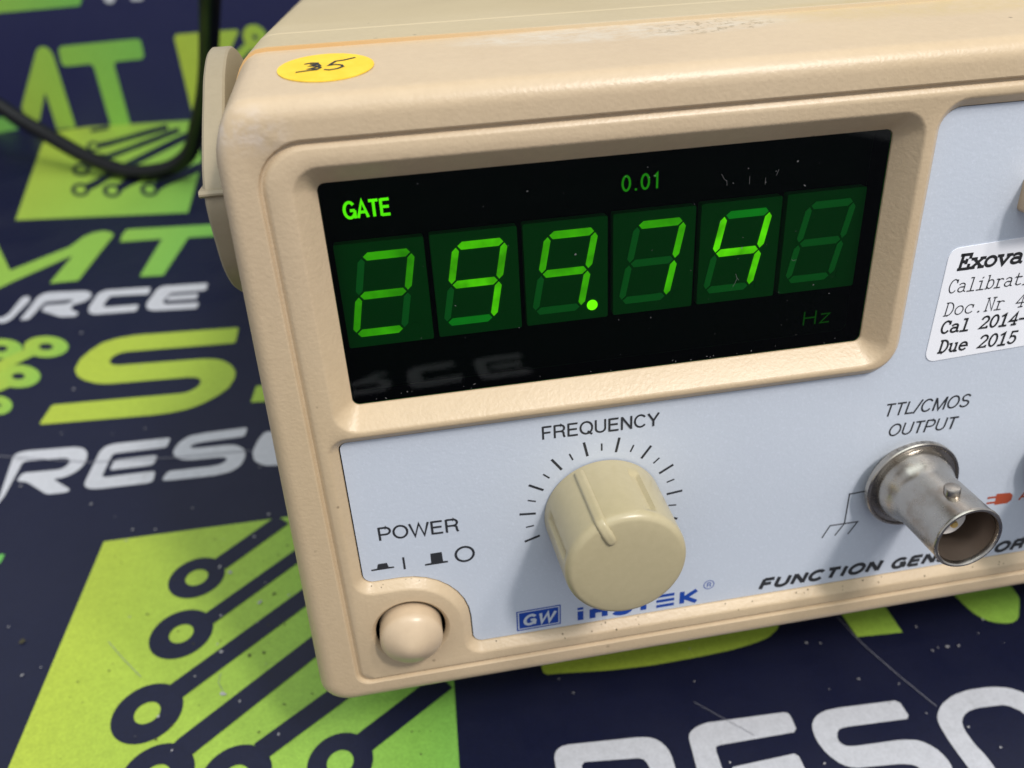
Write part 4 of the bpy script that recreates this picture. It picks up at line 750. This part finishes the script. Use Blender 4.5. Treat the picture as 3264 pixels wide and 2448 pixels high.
WIN = (-2.94, 73.87, -15.45, 16.16)
def win_ring(e, y, r0=1.0):
    return rrect(WIN[0] - e, WIN[1] + e, WIN[2] - e, WIN[3] + e, r0 + e * 0.9, 8), y
win_rings = [win_ring(2.95, 0.0), win_ring(2.72, 0.06), win_ring(2.5, 0.26), win_ring(0.22, 2.9), win_ring(0.05, 3.1), win_ring(0.0, 3.4), win_ring(0.0, 7.6)]

def panel_loop(e):
    """outline of the recessed control panel, pushed out by e towards the bezel face"""
    c = [(-5.9 - e, -20.3 + e, 1.2 + e), (-5.9 - e, -46.4 - e, 1.6 + e), (10.3 - e, -46.4 - e, 10.4 - e), (10.3 - e, -62.6 - e, 1.7 + e),
         (238 + e, -62.6 - e, 2 + e), (238 + e, 18.7 + e, 3 + e), (79.25 - e, 18.7 + e, 3.0 + e), (79.25 - e, -20.3 + e, 4.8 - e)]
    return fillet(c, 8)
pan_rings = [(panel_loop(1.55), 0.0), (panel_loop(1.32), 0.06), (panel_loop(1.1), 0.24), (panel_loop(0.22), 1.15), (panel_loop(0.06), 1.3), (panel_loop(0.0), 1.5), (panel_loop(0.0), 2.2)]

BTN = (0.45, -56.5)
btn_rings = [(circle(*BTN, 6.35), 0.0), (circle(*BTN, 6.2), 0.08), (circle(*BTN, 5.75), 0.55), (circle(*BTN, 5.65), 0.8), (circle(*BTN, 5.65), 6.0)]
for rr in (win_rings, pan_rings, btn_rings):
    loft(rr, bm)
fill_rings(bm, [front_outer, win_rings[0][0], pan_rings[0][0], btn_rings[0][0]], 0.0)
weld(bm)
bezel = bm_obj('front_bezel', bm, M['beige'], UNIT, 28)
tag(bezel, 'beige moulded front frame with scuffed corner')

# housing behind the bezel
seam_r = [(lean(rrect(-16.0, 270.8, -72.0, 29.9, 8, 8)), 22.0), (lean(rrect(-15.9, 270.7, -72.05, 30.33, 8, 8)), 22.05), (lean(rrect(-15.9, 270.7, -72.05, 30.38, 8, 8)), 23.0)]
bm, _ = loft(seam_r); weld(bm)
bm_obj('seam_strip', bm, M['seam'], UNIT, 30)
hous = [(lean(rrect(-15.9, 270.7, -72.05, 30.38, 8, 8)), 23.0), (lean(rrect(-15.89, 270.69, -72.05, 30.41, 8, 8)), 24.0), (lean(rrect(-15.8, 270.6, -72.1, 30.72, 8, 8)), 36.6), (lean(rrect(-15.8, 270.6, -72.1, 30.73, 8, 8)), 37.2), (lean(rrect(-15.7, 270.5, -71.9, 30.62, 7.9, 8)), 37.6),
        (lean(rrect(-15.7, 270.5, -72.0, 30.66, 8, 8)), 38.0), (lean(rrect(-15.75, 270.6, -72.05, 30.78, 8, 8)), 38.4), (lean(rrect(-15.75, 270.6, -72.05, 30.79, 8, 8)), 39.5), (lean(rrect(-15.75, 270.6, -72.1, 30.82, 8, 8)), 55), (lean(rrect(-15.75, 270.6, -74.6, 31.4, 8, 8)), 334), (lean(rrect(-13.0, 268, -71, 28.4, 6, 8)), 337)]
bm, _ = loft(hous, close_last=True); weld(bm)
bm_obj('housing', bm, M['case'], UNIT, 28)

# carrying handle swung down as a stand: hub discs on the sides, arms, cross bar under the front
def handle():
    root = None
    bm = bmesh.new()
    prof = [(9.9, 13), (10.3, 8), (12, 3), (17, -1.4), (26, -5.2), (36, -6.5), (48, -5.5), (58, -1), (63, 7), (62, 16), (56, 23), (48, 27.3), (41, 29.3), (34.5, 29.2), (28, 27.0), (23.2, 24.2), (19, 21.6), (15.2, 19.0), (11.7, 16.2)]
    def smooth_loop(P, m=5):
        out = []
        for i in range(len(P)):
            p0, p1, p2, p3 = [Vector(P[(i + k) % len(P)]) for k in (-1, 0, 1, 2)]
            for k in range(m):
                t = k / m
                out.append(0.5 * ((2 * p1) + (p2 - p0) * t + (2 * p0 - 5 * p1 + 4 * p2 - p3) * t * t + (3 * p1 - p0 - 3 * p2 + p3) * t ** 3))
        return out
    HP = smooth_loop(prof); HC = Vector((37, 11))
    def disc(x0, x1):
        sg = 1 if x1 > x0 else -1; n = len(HP); rows = []
        for xx, k in ((x0, 0), (x0, .95), (x0 + .12 * sg, .985), (x0 + .45 * sg, 1.0), (x1 - .4 * sg, 1.0), (x1 - .1 * sg, .985), (x1, .95), (x1, 0)):
            if k == 0: rows.append([bm.verts.new((xx, HC.x, HC.y))])
            else: rows.append([bm.verts.new((xx, HC.x + (q.x - HC.x) * k, HC.y + (q.y - HC.y) * k)) for q in HP])
        for a, c in zip(rows, rows[1:]):
            for i in range(n):
                j = (i + 1) % n
                if len(a) == 1: bm.faces.new((a[0], c[i], c[j]))
                elif len(c) == 1: bm.faces.new((a[i], c[0], a[j]))
                else: bm.faces.new((a[i], c[i], c[j], a[j]))
    def bar(p, q, wx, wy):
        p, q = Vector(p), Vector(q); d = (q - p).normalized(); ax = Vector((1, 0, 0)) if abs(d.x) < .9 else Vector((0, 1, 0))
        s = d.cross(ax).normalized(); ax = s.cross(d).normalized()
        vs = [bm.verts.new(e + ax * (a * wx / 2) + s * (b_ * wy / 2)) for e in (p, q) for a, b_ in ((-1, -1), (1, -1), (1, 1), (-1, 1))]
        for f in ((0, 1, 2, 3), (7, 6, 5, 4), (0, 4, 5, 1), (1, 5, 6, 2), (2, 6, 7, 3), (3, 7, 4, 0)): bm.faces.new([vs[i] for i in f])
    disc(-18.1, -14.9); disc(272.9, 269.7)
    for x in (-17.0, 271.8):
        bar((x, 41, 4), (x, 46, -96.0), 2.0, 14)
    bar((-18.0, 46, -94.6), (272.8, 46, -94.6), 8.4, 6.5)
    bmesh.ops.recalc_face_normals(bm, faces=bm.faces)
    return bm_obj('carrying_handle', bm, M['handle'], UNIT, 30)
hnd = handle()
bm = bmesh.new()
pts = []
for xx in (-18.45, -14.9):
    for yy, zz in ((10.0, 14.95), (9.62, 14.6), (9.6, 14.35), (10.0, 14.05), (16, 14.1), (16, 14.9)):
        pts.append(bm.verts.new((xx, yy, zz)))
for i in range(6):
    j = (i + 1) % 6; bm.faces.new((pts[i], pts[j], pts[6 + j], pts[6 + i]))
bm.faces.new(pts[:6]); bm.faces.new(pts[6:][::-1]); bmesh.ops.recalc_face_normals(bm, faces=bm.faces)
bm_obj('parting_ridge', bm, M['handle'], hnd)
# rear rubber feet
for x in (10, 245):
    bm = bmesh.new()
    f_r = []
    for z, r_ in ((-74, 6.5), (-75.6, 6.2), (-76.9, 5.6)):
        f_r.append([bm.verts.new((x + r_ * math.cos(2 * math.pi * i / 28), 312 + r_ * math.sin(2 * math.pi * i / 28), z)) for i in range(28)])
    for a, c in zip(f_r, f_r[1:]):
        for i in range(28): bm.faces.new((a[i], a[(i + 1) % 28], c[(i + 1) % 28], c[i]))
    bm.faces.new(f_r[-1]); bmesh.ops.recalc_face_normals(bm, faces=bm.faces)
    bm_obj('rubber_foot', bm, M['black'], UNIT, 40)

# crumbs of dirt caught along the lower panel edge
crumbs = []
rc = random.Random(21)
for _ in range(34):
    crumbs.append((rc.uniform(11, 130), -62.75 - rc.uniform(0, 1.15), rc.uniform(.05, .13)))
for _ in range(6):
    crumbs.append((rc.uniform(-5.2, 3), -46.55 - rc.uniform(0, .5), rc.uniform(.05, .08)))
flecks('dirt_crumbs', crumbs, M['grimebit'], bezel, lambda x, z: (x, 1.28 + (z + (62.6 if z < -55 else 46.4)) * 1.03, z + .04), 31, 0.4)

# control panel film
YP = 1.5
bm = bmesh.new(); fill_rings(bm, [panel_loop(0.4)], 2.15)
bm_obj('panel_gap_shade', bm, M['black'], UNIT)  # black sheet stands in for the shadow line in the panel's edge gap
bm = bmesh.new(); loft([([(x + (0.10 if x < 20 else 0), z) for x, z in panel_loop(-0.10)], 2.1), ([(x + (0.10 if x < 20 else 0), z) for x, z in panel_loop(-0.10)], YP)], bm); fill_rings(bm, [[(x + (0.10 if x < 20 else 0), z) for x, z in panel_loop(-0.10)]], YP); weld(bm)
panel = bm_obj('control_panel', bm, M['panel'], UNIT)
tag(panel, 'pale blue grey control panel film with dark printed legends')
Y1, Y2, Y3 = YP - 0.03, YP - 0.06, YP - 0.09

# printed legends
def legend(*a, **k): return label_text('printed_label', *a, **k)
legend('FREQUENCY', M['ink'], panel, 23.6, 41.75, -24.35, 2.25, Y1, rise=-0.012)
legend('POWER', M['ink'], panel, -2.45, 10.05, -38.55, 2.5, Y1, rise=-0.03)
legend('TTL/CMOS', M['ink'], panel, 78.95, 94.2, -28.85, 2.35, Y1, shear=0.16, rise=-0.012, weight=.13)
legend('OUTPUT', M['ink'], panel, 80.35, 92.7, -32.75, 2.3, Y1, shear=0.16, rise=-0.02, weight=.13)
legend('FUNCTION', M['ink'], panel, 61.0, 84.4, -61.35, 2.15, Y1, shear=0.34, weight=.34, gap=.13)
legend('GENERATOR', M['ink'], panel, 85.9, 112.6, -61.6, 2.1, Y1, shear=0.34, weight=.34, rise=-0.004, gap=.13)
# dial scale
KC = (32.8, -38.85)
V, F = [], []
for k in range(-9, 10):
    a = math.radians(90 + 12 * k); lng = k % 2 != 0
    r0, r1, w = (10.7, 13.3, .40) if lng else (11.1, 12.4, .26)
    v, f = ribbon([[(KC[0] + r0 * math.cos(a), KC[1] + r0 * math.sin(a)), (KC[0] + r1 * math.cos(a), KC[1] + r1 * math.sin(a))]], w, Y1, False)
    F += [tuple(i + len(V) for i in q) for q in f]; V += v
obj_from('dial_scale', V, F, M['ink'], panel)
# power symbols
def poly_label(pts, mat=None, y=Y1, name='printed_symbol'): return sheet(name, pts, mat or M['ink'], panel, y)
poly_label([(-4.3, -44.2), (-.75, -44.2), (-.75, -43.92), (-1.55, -43.86), (-1.75, -43.0), (-3.15, -43.0), (-3.4, -43.86), (-4.3, -43.92)])
poly_label([(.68, -44.8), (1.02, -44.8), (1.02, -42.4), (.68, -42.4)])
poly_label([(4.05, -44.75), (7.7, -44.75), (7.7, -44.42), (6.95, -44.36), (6.9, -42.5), (5.1, -42.5), (5.05, -44.36), (4.05, -44.42)])
sheet('printed_symbol', [circle(10.45, -43.6, 1.62, 40), circle(10.45, -43.6, 1.22, 40)], M['ink'], panel, Y1)
# chassis ground sign
obj_from('printed_symbol', *ribbon([[(78.9, -43.15), (75.45, -43.3)], [(75.45, -43.2), (75.43, -49.5)], [(72.8, -49.45), (77.95, -49.5)],
        [(72.85, -49.4), (71.7, -51.8)], [(75.4, -49.5), (74.05, -51.7)], [(77.85, -49.5), (76.45, -51.85)]], 0.24, Y1), M['ink'], panel)
# maker's logo: framed box and wordmark
sheet('printed_logo', [[(17.9, -61.85), (25.5, -61.75), (25.6, -57.4), (17.98, -57.5)], [(18.12, -61.63), (25.3, -61.54), (25.4, -57.62), (18.2, -57.71)]], M['blue'], panel, Y1)
sheet('printed_logo', [(18.36, -61.4), (25.1, -61.31), (25.18, -57.84), (18.42, -57.93)], M['blue'], panel, Y1)
label_text('printed_logo', 'GW', M['panelink'], panel, 18.95, 24.75, -60.75, 2.15, Y2, shear=0.24, weight=.25, gap=.14)
label_text('printed_logo', 'inST', M['blue'], panel, 28.2, 41.7, -61.65, 2.85, Y1, weight=.36, gap=.1)
for z in (-61.75, -60.62, -59.5):
    poly_label([(42.4, z), (45.6, z), (45.6, z + .62), (42.4, z + .62)], M['blue'], name='printed_logo')
obj_from('printed_logo', *ribbon([[(47.0, -61.7), (47.0, -59.0)]], .85, Y1, False), M['blue'], panel)
obj_from('printed_logo', *ribbon([[(47.2, -60.6), (49.6, -59.1)], [(47.4, -60.3), (49.6, -61.7)]], .8, Y2, False), M['blue'], panel)
sheet('printed_logo', [circle(51.75, -58.35, .98, 32), circle(51.75, -58.35, .84, 32)], M['blue'], panel, Y1)
label_text('printed_logo', 'R', M['blue'], panel, 51.38, 52.15, -58.87, 1.0, Y1)
# orange plug mark and lettering
poly_label([(103.6, -48.15), (106.2, -48.35), (106.85, -48.9), (106.9, -50.0), (106.2, -50.6), (103.7, -50.55)], M['orange'])
obj_from('printed_symbol', *ribbon([[(102.0, -48.75), (103.7, -48.8)], [(102.1, -49.9), (103.7, -49.95)]], .42, Y2, False), M['orange'], panel)
legend('A', M['orange'], panel, 108.3, 110.3, -50.3, 1.9, Y1, weight=.2)

# calibration sticker, its text lines
st = [(84.75, -1.45, 1.6), (84.2, -19.75, 1.6), (128, -18.0, 1.6), (128, 0.6, 1.6)]
bm, _ = loft([(fillet(st, 6), YP + 0.02), (fillet(st, 6), YP - 0.12)]); fill_rings(bm, [fillet(st, 6)], YP - 0.12); weld(bm)
cal = bm_obj('calibration_sticker', bm, M['sticker'], UNIT)
tag(cal, 'white rounded calibration sticker with typed black text')
YS = YP - 0.15
typed('printed_text', 'Exova', M['stickerink'], cal, 86.35, -4.75, 2.12, 2.2, .46, YS, 0.12)
typed('printed_text', 'Calibrati', M['stickerink'], cal, 85.6, -8.4, 1.52, 2.1, .17, YS, 0.10)
typed('printed_text', 'Doc.Nr 4', M['stickerink'], cal, 85.7, -12.1, 1.68, 2.1, .17, YS, 0.10)
typed('printed_text', 'Cal 2014-', M['stickerink'], cal, 85.75, -15.0, 1.62, 1.95, .33, YS, 0.12)
typed('printed_text', 'Due 2015', M['stickerink'], cal, 86.1, -18.35, 1.66, 2.05, .33, YS, 0.12)

# ---- display: black well, LED digits, legends, green filter
bm = bmesh.new()
w0 = rrect(WIN[0], WIN[1], WIN[2], WIN[3], 1.0, 8)
loft([(w0, 7.5), (rrect(WIN[0], WIN[1], WIN[2], WIN[3], 1.0, 8), 7.6)], bm, close_last=True)
weld(bm); bm_obj('display_back', bm, M['black'], UNIT)
bm = bmesh.new()
loft([(rrect(WIN[0] + .02, WIN[1] - .02, WIN[2] + .02, WIN[3] - .02, 1.0, 8), 3.55), (rrect(WIN[0] + .02, WIN[1] - .02, WIN[2] + .02, WIN[3] - .02, 1.0, 8), 7.5)], bm)
weld(bm); bm_obj('display_well', bm, M['black'], UNIT)
bm = bmesh.new(); fill_rings(bm, [rrect(WIN[0], WIN[1], WIN[2], WIN[3], 1.0, 8)], 3.35)
filt = bm_obj('display_filter', bm, M['filter'], UNIT)
tag(filt, 'glossy dark green display filter')

SHEAR = 0.203
def seg_pts(k):
    """seven-segment outlines in an upright cell; mid bar tips at x = 0 and 6.67, z = 0"""
    L, R_, T, t, g, tv = 0.0, 6.67, 5.5, 0.54, 0.20, 0.47
    def horiz(z, top=0):
        a = [(L + g, z), (L + g + t, z + t), (R_ - g - t, z + t), (R_ - g, z), (R_ - g - t, z - t), (L + g + t, z - t)]
        return a
    def vert(x, z0, z1):
        return [(x, z0 + g), (x + tv, z0 + g + t), (x + tv, z1 - g - t), (x, z1 - g), (x - tv, z1 - g - t), (x - tv, z0 + g + t)]
    return {'a': horiz(T), 'g': horiz(0), 'd': horiz(-T), 'b': vert(R_, 0, T), 'c': vert(R_, -T, 0), 'f': vert(L, 0, T), 'e': vert(L, -T, 0)}[k]
lit = ['abged', 'abgfc', 'abfgc', 'abc', 'fbgc', '']
weak = {0: 'abged', 3: 'a'}
faint = {1: 'd', 4: 'a', 3: ''}
YD = 6.0
for i in range(6):
    x0 = 12.7 * i; dz = (i - 2.5) * 0.1
    fx = rrect(x0 - 2.35, x0 + 9.55, -7.6 + dz, 7.45 + dz, 0.25, 2)
    bm, _ = loft([(fx, YD + 1.4), (fx, YD)], close_last=True); weld(bm)
    dig = bm_obj('led_digit', bm, M['led_face'], UNIT)
    for kx in 'abcdefg':
        pts = [(x0 + px + SHEAR * pz, pz + dz) for px, pz in seg_pts(kx)]
        if kx in lit[i]: mt = M['seg_dim'] if kx in weak.get(i, '') else M[('seg_on', 'seg_low', 'seg_hot', 'seg_on', 'seg_low')[(i * 3 + ord(kx) * 5) % 5]]
        elif kx in faint.get(i, ''): mt = M['seg_faint']
        else: mt = M['seg_off']
        bm, _ = loft([(pts, YD - 0.02), (pts, YD - 0.10)], close_last=True); weld(bm)
        bm_obj('segment', bm, mt, dig)
    bm, _ = loft([(circle(x0 + 7.25, -5.5 + dz, .78, 28), YD - .02), (circle(x0 + 7.25, -5.5 + dz, .78, 28), YD - .1)], close_last=True); weld(bm)
    bm_obj('decimal_point', bm, M['dot_on'] if i == 2 else M['led_face'], dig)
label_text('gate_indicator', 'GATE', M['gate_on'], UNIT, -0.2, 5.75, 11.25, 2.2, 3.6, weight=.17)
label_text('range_indicator', '0.01', M['legend_mid'], UNIT, 36.2, 41.5, 11.2, 2.1, 3.6, gap=.16)
label_text('unit_indicator', 'Hz', M['legend_low'], UNIT, 64.2, 68.7, -11.85, 2.2, 3.6, weight=.1, gap=.12)

# dust on the filter
spots = [(rnd.uniform(-1, 72), rnd.uniform(-14.5, 15.2), rnd.choice((.04, .05, .06, .08)) * rnd.uniform(.7, 1.2)) for _ in range(48)]
spots += [(rnd.uniform(-1, 72), rnd.uniform(-15.2, -14.4), rnd.uniform(.05, .12)) for _ in range(22)]
spots += [(60.6, 13.0, .15), (62.0, 9.6, .14), (56.3, 10.6, .08), (29.7, 3.3, .16), (53.6, 1.6, .13), (40.6, 13, .1), (23.5, 12.6, .12)]
flecks('dust_flecks', spots, M['dust'], filt, lambda x, z: (x, 3.31, z), 11, 0.9)
obj_from('lint', *ribbon([[(53.0, -2.2), (53.25, -2.9), (53.0, -3.6), (52.7, -4.1)], [(53.3, -2.9), (53.5, -3.2)], [(49.9, 12.3), (50.3, 11.6), (50.7, 11.3), (50.75, 10.7)],
        [(53.9, 11.6), (53.95, 10.6)], [(56.2, 11.2), (56.2, 10.3)], [(58.0, 12.2), (57.7, 11.4)], [(61.3, -1.0), (61.6, -1.2), (62.0, -1.1)]], .042, 3.30), M['dust'], filt)

# ---- power button
bm_obj('button_hole_shade', lathe([(5.63, 0.85), (5.63, 5.9), (0, 5.9)], BTN[0], BTN[1], 56), M['black'], UNIT)  # black tube added inside the beige hole, painting in its depth shade
prof = [(5.05, 4.5), (5.05, -1.5), (5.0, -1.9), (4.8, -2.3), (4.4, -2.72), (3.7, -3.22), (2.9, -3.74), (2.1, -4.2), (1.4, -4.52), (.8, -4.72), (.35, -4.8), (0, -4.82)]
btn = bm_obj('power_button', lathe(prof, BTN[0], BTN[1] + 0.1, 56), M['button'], UNIT, 40)
tag(btn, 'round domed beige power push button')

# ---- frequency knob: tapered body with fluted sides
def knob():
    nth, cx, cz = 288, KC[0] + .1, KC[1]
    ys = [1.2, 0.6, 0.2, -.4, -1.0, -1.4, -1.8, -2.2, -3, -4, -5, -6, -7, -8, -8.6, -9.0, -9.4, -9.8, -10.3, -10.8, -11.2, -11.6, -11.95, -12.2, -12.38, -12.47, -12.5]
    def base_r(y):
        r_ = 9.45 - (1.2 - y) * 0.028
        if y < -11.2:
            k = min(1, (-11.2 - y) / 1.3); r_ -= 1.3 * (1 - math.sqrt(max(0, 1 - k * k))) * 0.92
        return r_
    fl = [115.5 + 50.5 * k for k in (-3, -2, -1, 1, 2, 3)]
    def sm(x): x = max(0, min(1, x)); return x * x * (3 - 2 * x)
    bm = bmesh.new(); rows = []
    for y in ys:
        row = []
        for i in range(nth):
            th = 360 * i / nth; r_ = base_r(y)
            for f in fl:
                dlt = abs((th - f + 180) % 360 - 180)
                w = sm((5.6 - dlt) / 1.1) * sm((-1.0 - y) / .8) * sm((y + 10.9) / .7)
                r_ -= .60 * w
            row.append(bm.verts.new((cx + r_ * math.cos(math.radians(th)), y, cz + r_ * math.sin(math.radians(th)))))
        rows.append(row)
    rf = base_r(-12.5)
    for kf, yy in ((.96, -12.56), (.85, -12.66), (.6, -12.78), (.3, -12.86)):
        rows.append([bm.verts.new((cx + rf * kf * math.cos(2 * math.pi * i / nth), yy, cz + rf * kf * math.sin(2 * math.pi * i / nth))) for i in range(nth)])
    for a, c in zip(rows, rows[1:]):
        for i in range(nth): bm.faces.new((a[i], a[(i + 1) % nth], c[(i + 1) % nth], c[i]))
    ctr = bm.verts.new((cx, -12.88, cz))
    for i in range(nth): bm.faces.new((rows[-1][i], rows[-1][(i + 1) % nth], ctr))
    bmesh.ops.recalc_face_normals(bm, faces=bm.faces)
    k = bm_obj('frequency_knob', bm, M['knob'], UNIT, 50)
    tag(k, 'cream fluted frequency knob with raised pointer')
    # raised pointer running along the side and over the front edge
    th = math.radians(115.5); er = Vector((math.cos(th), 0, math.sin(th))); et = Vector((-math.sin(th), 0, math.cos(th)))
    path = []
    for y in (0.2, -2, -4, -6, -8, -10, -10.8, -11.4, -11.9): path.append((base_r(y), y, 1.0))
    path += [(base_r(-12.3) + .1, -12.25, 1.0), (base_r(-12.5) - .15, -12.5, 1.0), (7.4, -12.66, 1.0), (6.6, -12.7, 1.0), (6.0, -12.74, .95), (5.55, -12.76, .75), (5.3, -12.78, .4), (5.2, -12.78, .05)]
    bm = bmesh.new(); rows = []
    for j, (r_, y, wk) in enumerate(path):
        a = path[max(j - 1, 0)]; c_ = path[min(j + 1, len(path) - 1)]
        tr, ty = c_[0] - a[0], c_[1] - a[1]; L = math.hypot(tr, ty); nr, ny = -ty / L, tr / L
        if nr < 0 and y > -12: nr, ny = -nr, -ny
        if y <= -12.2 and ny > 0: nr, ny = -nr, -ny
        row = []
        for q in range(9):
            s = -1 + q / 4.0
            hgt = .50 * (1 - abs(s) ** 5) * min(1, wk + .15) - .12
            w = .86 * wk * s
            p = Vector((cx, 0, cz)) + er * (r_ + nr * hgt) + et * w + Vector((0, y + ny * hgt, 0))
            row.append(bm.verts.new(p))
        rows.append(row)
    for a, c_ in zip(rows, rows[1:]):
        for i in range(8): bm.faces.new((a[i], a[i + 1], c_[i + 1], c_[i]))
    bmesh.ops.recalc_face_normals(bm, faces=bm.faces)
    bm_obj('pointer', bm, M['knob'], k, 60)
knob()

# ---- BNC sockets
def bnc(cx, cz, label):
    prof = [(6.5, 1.45), (6.5, -.1), (7.9, -.1), (8.05, -.25), (8.05, -1.05), (7.92, -1.25), (7.62, -1.28), (7.42, -1.0), (6.7, -.85), (6.55, -1.2), (6.35, -2.4), (5.85, -3.6), (5.5, -4.4), (5.36, -5.2), (5.32, -14.6), (5.44, -14.75), (5.44, -15.05), (5.32, -15.25), (5.05, -15.3),
            (4.85, -15.15), (4.72, -14.8), (4.70, -6.0), (4.70, -4.6), (0, -4.6)]
    o = bm_obj('output_socket', lathe(prof, cx, cz, 72), M['nickel'], UNIT, 32)
    tag(o, label)
    bm_obj('inner_sleeve', lathe([(4.66, -14.6), (4.64, -12.5), (4.64, -4.7), (2.2, -4.7)], cx, cz, 56), M['tarnish'], o, 32)
    bm_obj('dielectric', lathe([(2.6, -4.5), (2.6, -10.7), (2.45, -10.8), (.8, -10.8), (.75, -10.6), (.75, -6)], cx, cz, 40), M['dielectric'], o, 32)
    bm_obj('centre_pin', lathe([(.6, -4.6), (.6, -11.7), (.5, -11.95), (.0, -11.98)], cx, cz, 24), M['gold'], o, 32)
    for ang in (98, 278):
        a = math.radians(ang); er = Vector((math.cos(a), 0, math.sin(a))); et = Vector((-math.sin(a), 0, math.cos(a))); ey = Vector((0, 1, 0))
        c0 = Vector((cx, -10.6, cz)); bm = bmesh.new(); rows = []
        for r_, h in ((1.2, 4.9), (1.2, 6.35), (1.1, 6.5), (.9, 6.56), (.0, 6.58)):
            rows.append([bm.verts.new(c0 + er * h + (et * math.cos(2 * math.pi * i / 24) + ey * math.sin(2 * math.pi * i / 24)) * max(r_, 1e-3)) for i in range(24)])
        for p, q in zip(rows, rows[1:]):
            for i in range(24): bm.faces.new((p[i], p[(i + 1) % 24], q[(i + 1) % 24], q[i]))
        bmesh.ops.recalc_face_normals(bm, faces=bm.faces)
        bm_obj('bayonet_pin', bm, M['nickel'], o, 35)
    return o
bnc(84.97, -41.34, 'nickel coaxial socket with bayonet pins below the printed output legend')
bnc(115.2, -40.8, 'nickel coaxial socket at the picture edge')

# push button at the picture edge
bm, _ = loft([(rrect(94.0, 103.0, 3.1, 8.4, 0.9, 5), 1.6), (rrect(94.0, 103.0, 3.1, 8.4, 0.9, 5), -2.6), (rrect(94.2, 102.8, 3.3, 8.2, 0.8, 5), -2.95), (rrect(94.6, 102.4, 3.7, 7.8, 0.6, 5), -3.1)], close_last=True)
weld(bm)
tag(bm_obj('push_button', bm, M['button'], UNIT, 30), 'small beige push button on the pale panel')

# ---- yellow inventory dot with handwritten number, on the sloping top of the bezel
def top_z(y): return 27.15 + (y - 3.4) * (28.6 - 27.15) / 9.6 if y < 13 else 28.6 + (y - 13) * (29.9 - 28.6) / 9.0
dc = (-0.05, 11.9)
n = 64
vt = [(dc[0] + 6.05 * math.cos(2 * math.pi * i / n), dc[1] + 6.05 * math.sin(2 * math.pi * i / n)) for i in range(n)]
lift = lambda x, y: top_z(y) + 0.07 + max(0, (x - 3.5)) * 0.05 * max(0, (12 - y)) * .12
V = [(x, y, lift(x, y) + .05) for x, y in vt] + [(x, y, lift(x, y) - .05) for x, y in vt]
F = [tuple(range(n))] + [(i, (i + 1) % n, n + (i + 1) % n, n + i) for i in range(n)]
bmv = bmesh.new()
dot_rings = [[(dc[0] + 6.05 * k * math.cos(2 * math.pi * i / n), dc[1] + 6.05 * k * math.sin(2 * math.pi * i / n)) for i in range(n)] for k in (.02, .3, .6, .85, 1.0)]
rows = [[bmv.verts.new((x, y, lift(x, y) + .08)) for x, y in rr] for rr in dot_rings] + [[bmv.verts.new((x, y, lift(x, y) - .04)) for x, y in dot_rings[-1]]]
for a, c_ in zip(rows, rows[1:]):
    for i in range(n): bmv.faces.new((a[i], a[(i + 1) % n], c_[(i + 1) % n], c_[i]))
bmv.faces.new(rows[0]); bmesh.ops.recalc_face_normals(bmv, faces=bmv.faces)
dot = bm_obj('inventory_dot', bmv, M['yellow'], UNIT, 30)
tag(dot, 'round yellow paper dot with handwritten black number')
three = [(-2.6, 13.6), (-1.9, 13.9), (-1.1, 13.7), (-1.3, 12.9), (-2.0, 12.5), (-1.2, 12.3), (-.7, 11.5), (-1.2, 10.7), (-2.2, 10.6), (-3.6, 10.3)]
three2 = [(-1.9, 13.3), (-1.0, 13.1), (-.75, 12.3), (-1.4, 11.7), (-2.1, 11.3), (-1.3, 11.1)]
five = [(1.2, 13.9), (.7, 12.9), (.35, 12.2), (1.2, 12.4), (1.9, 12.0), (2.1, 11.2), (1.4, 10.5), (.4, 10.2), (-.1, 10.5)]
five2 = [(1.2, 13.9), (2.2, 14.1), (3.6, 14.9)]
vv, ff = ribbon([three, three2, five, five2], .38, 0)
obj_from('handwriting', [(x, y, lift(x, y) + .13) for x, _, y in vv], ff, M['stickerink'], dot)

# ---------------------------------------------------------------- power cable
CP = [Vector((q[0], q[1], max(q[2], 4.5))) for q in CABLE]
path = []
for i in range(1, len(CP) - 2):
    p0, p1, p2, p3 = CP[i - 1:i + 3]
    for k in range(8):
        t = k / 8
        path.append(0.5 * ((2 * p1) + (p2 - p0) * t + (2 * p0 - 5 * p1 + 4 * p2 - p3) * t * t + (3 * p1 - p0 - 3 * p2 + p3) * t ** 3))
cu = bpy.data.curves.new('cable', 'CURVE'); cu.dimensions = '3D'; cu.bevel_depth = 4.4 * S; cu.bevel_resolution = 6
sp = cu.splines.new('POLY'); sp.points.add(len(path) - 1)
for p, q in zip(sp.points, path): p.co = (q[0] * S, q[1] * S, q[2] * S, 1)
tmp = bpy.data.objects.new('t', cu); COL.objects.link(tmp)
me = bpy.data.meshes.new_from_object(tmp.evaluated_get(bpy.context.evaluated_depsgraph_get()))
bpy.data.objects.remove(tmp)
me.name = 'power_cable'; me.materials.clear()
cb = finish('power_cable', me, M['cable'], None, 60)
tag(cb, 'black rubber cable looping down onto the mat behind the instrument', 'cable')
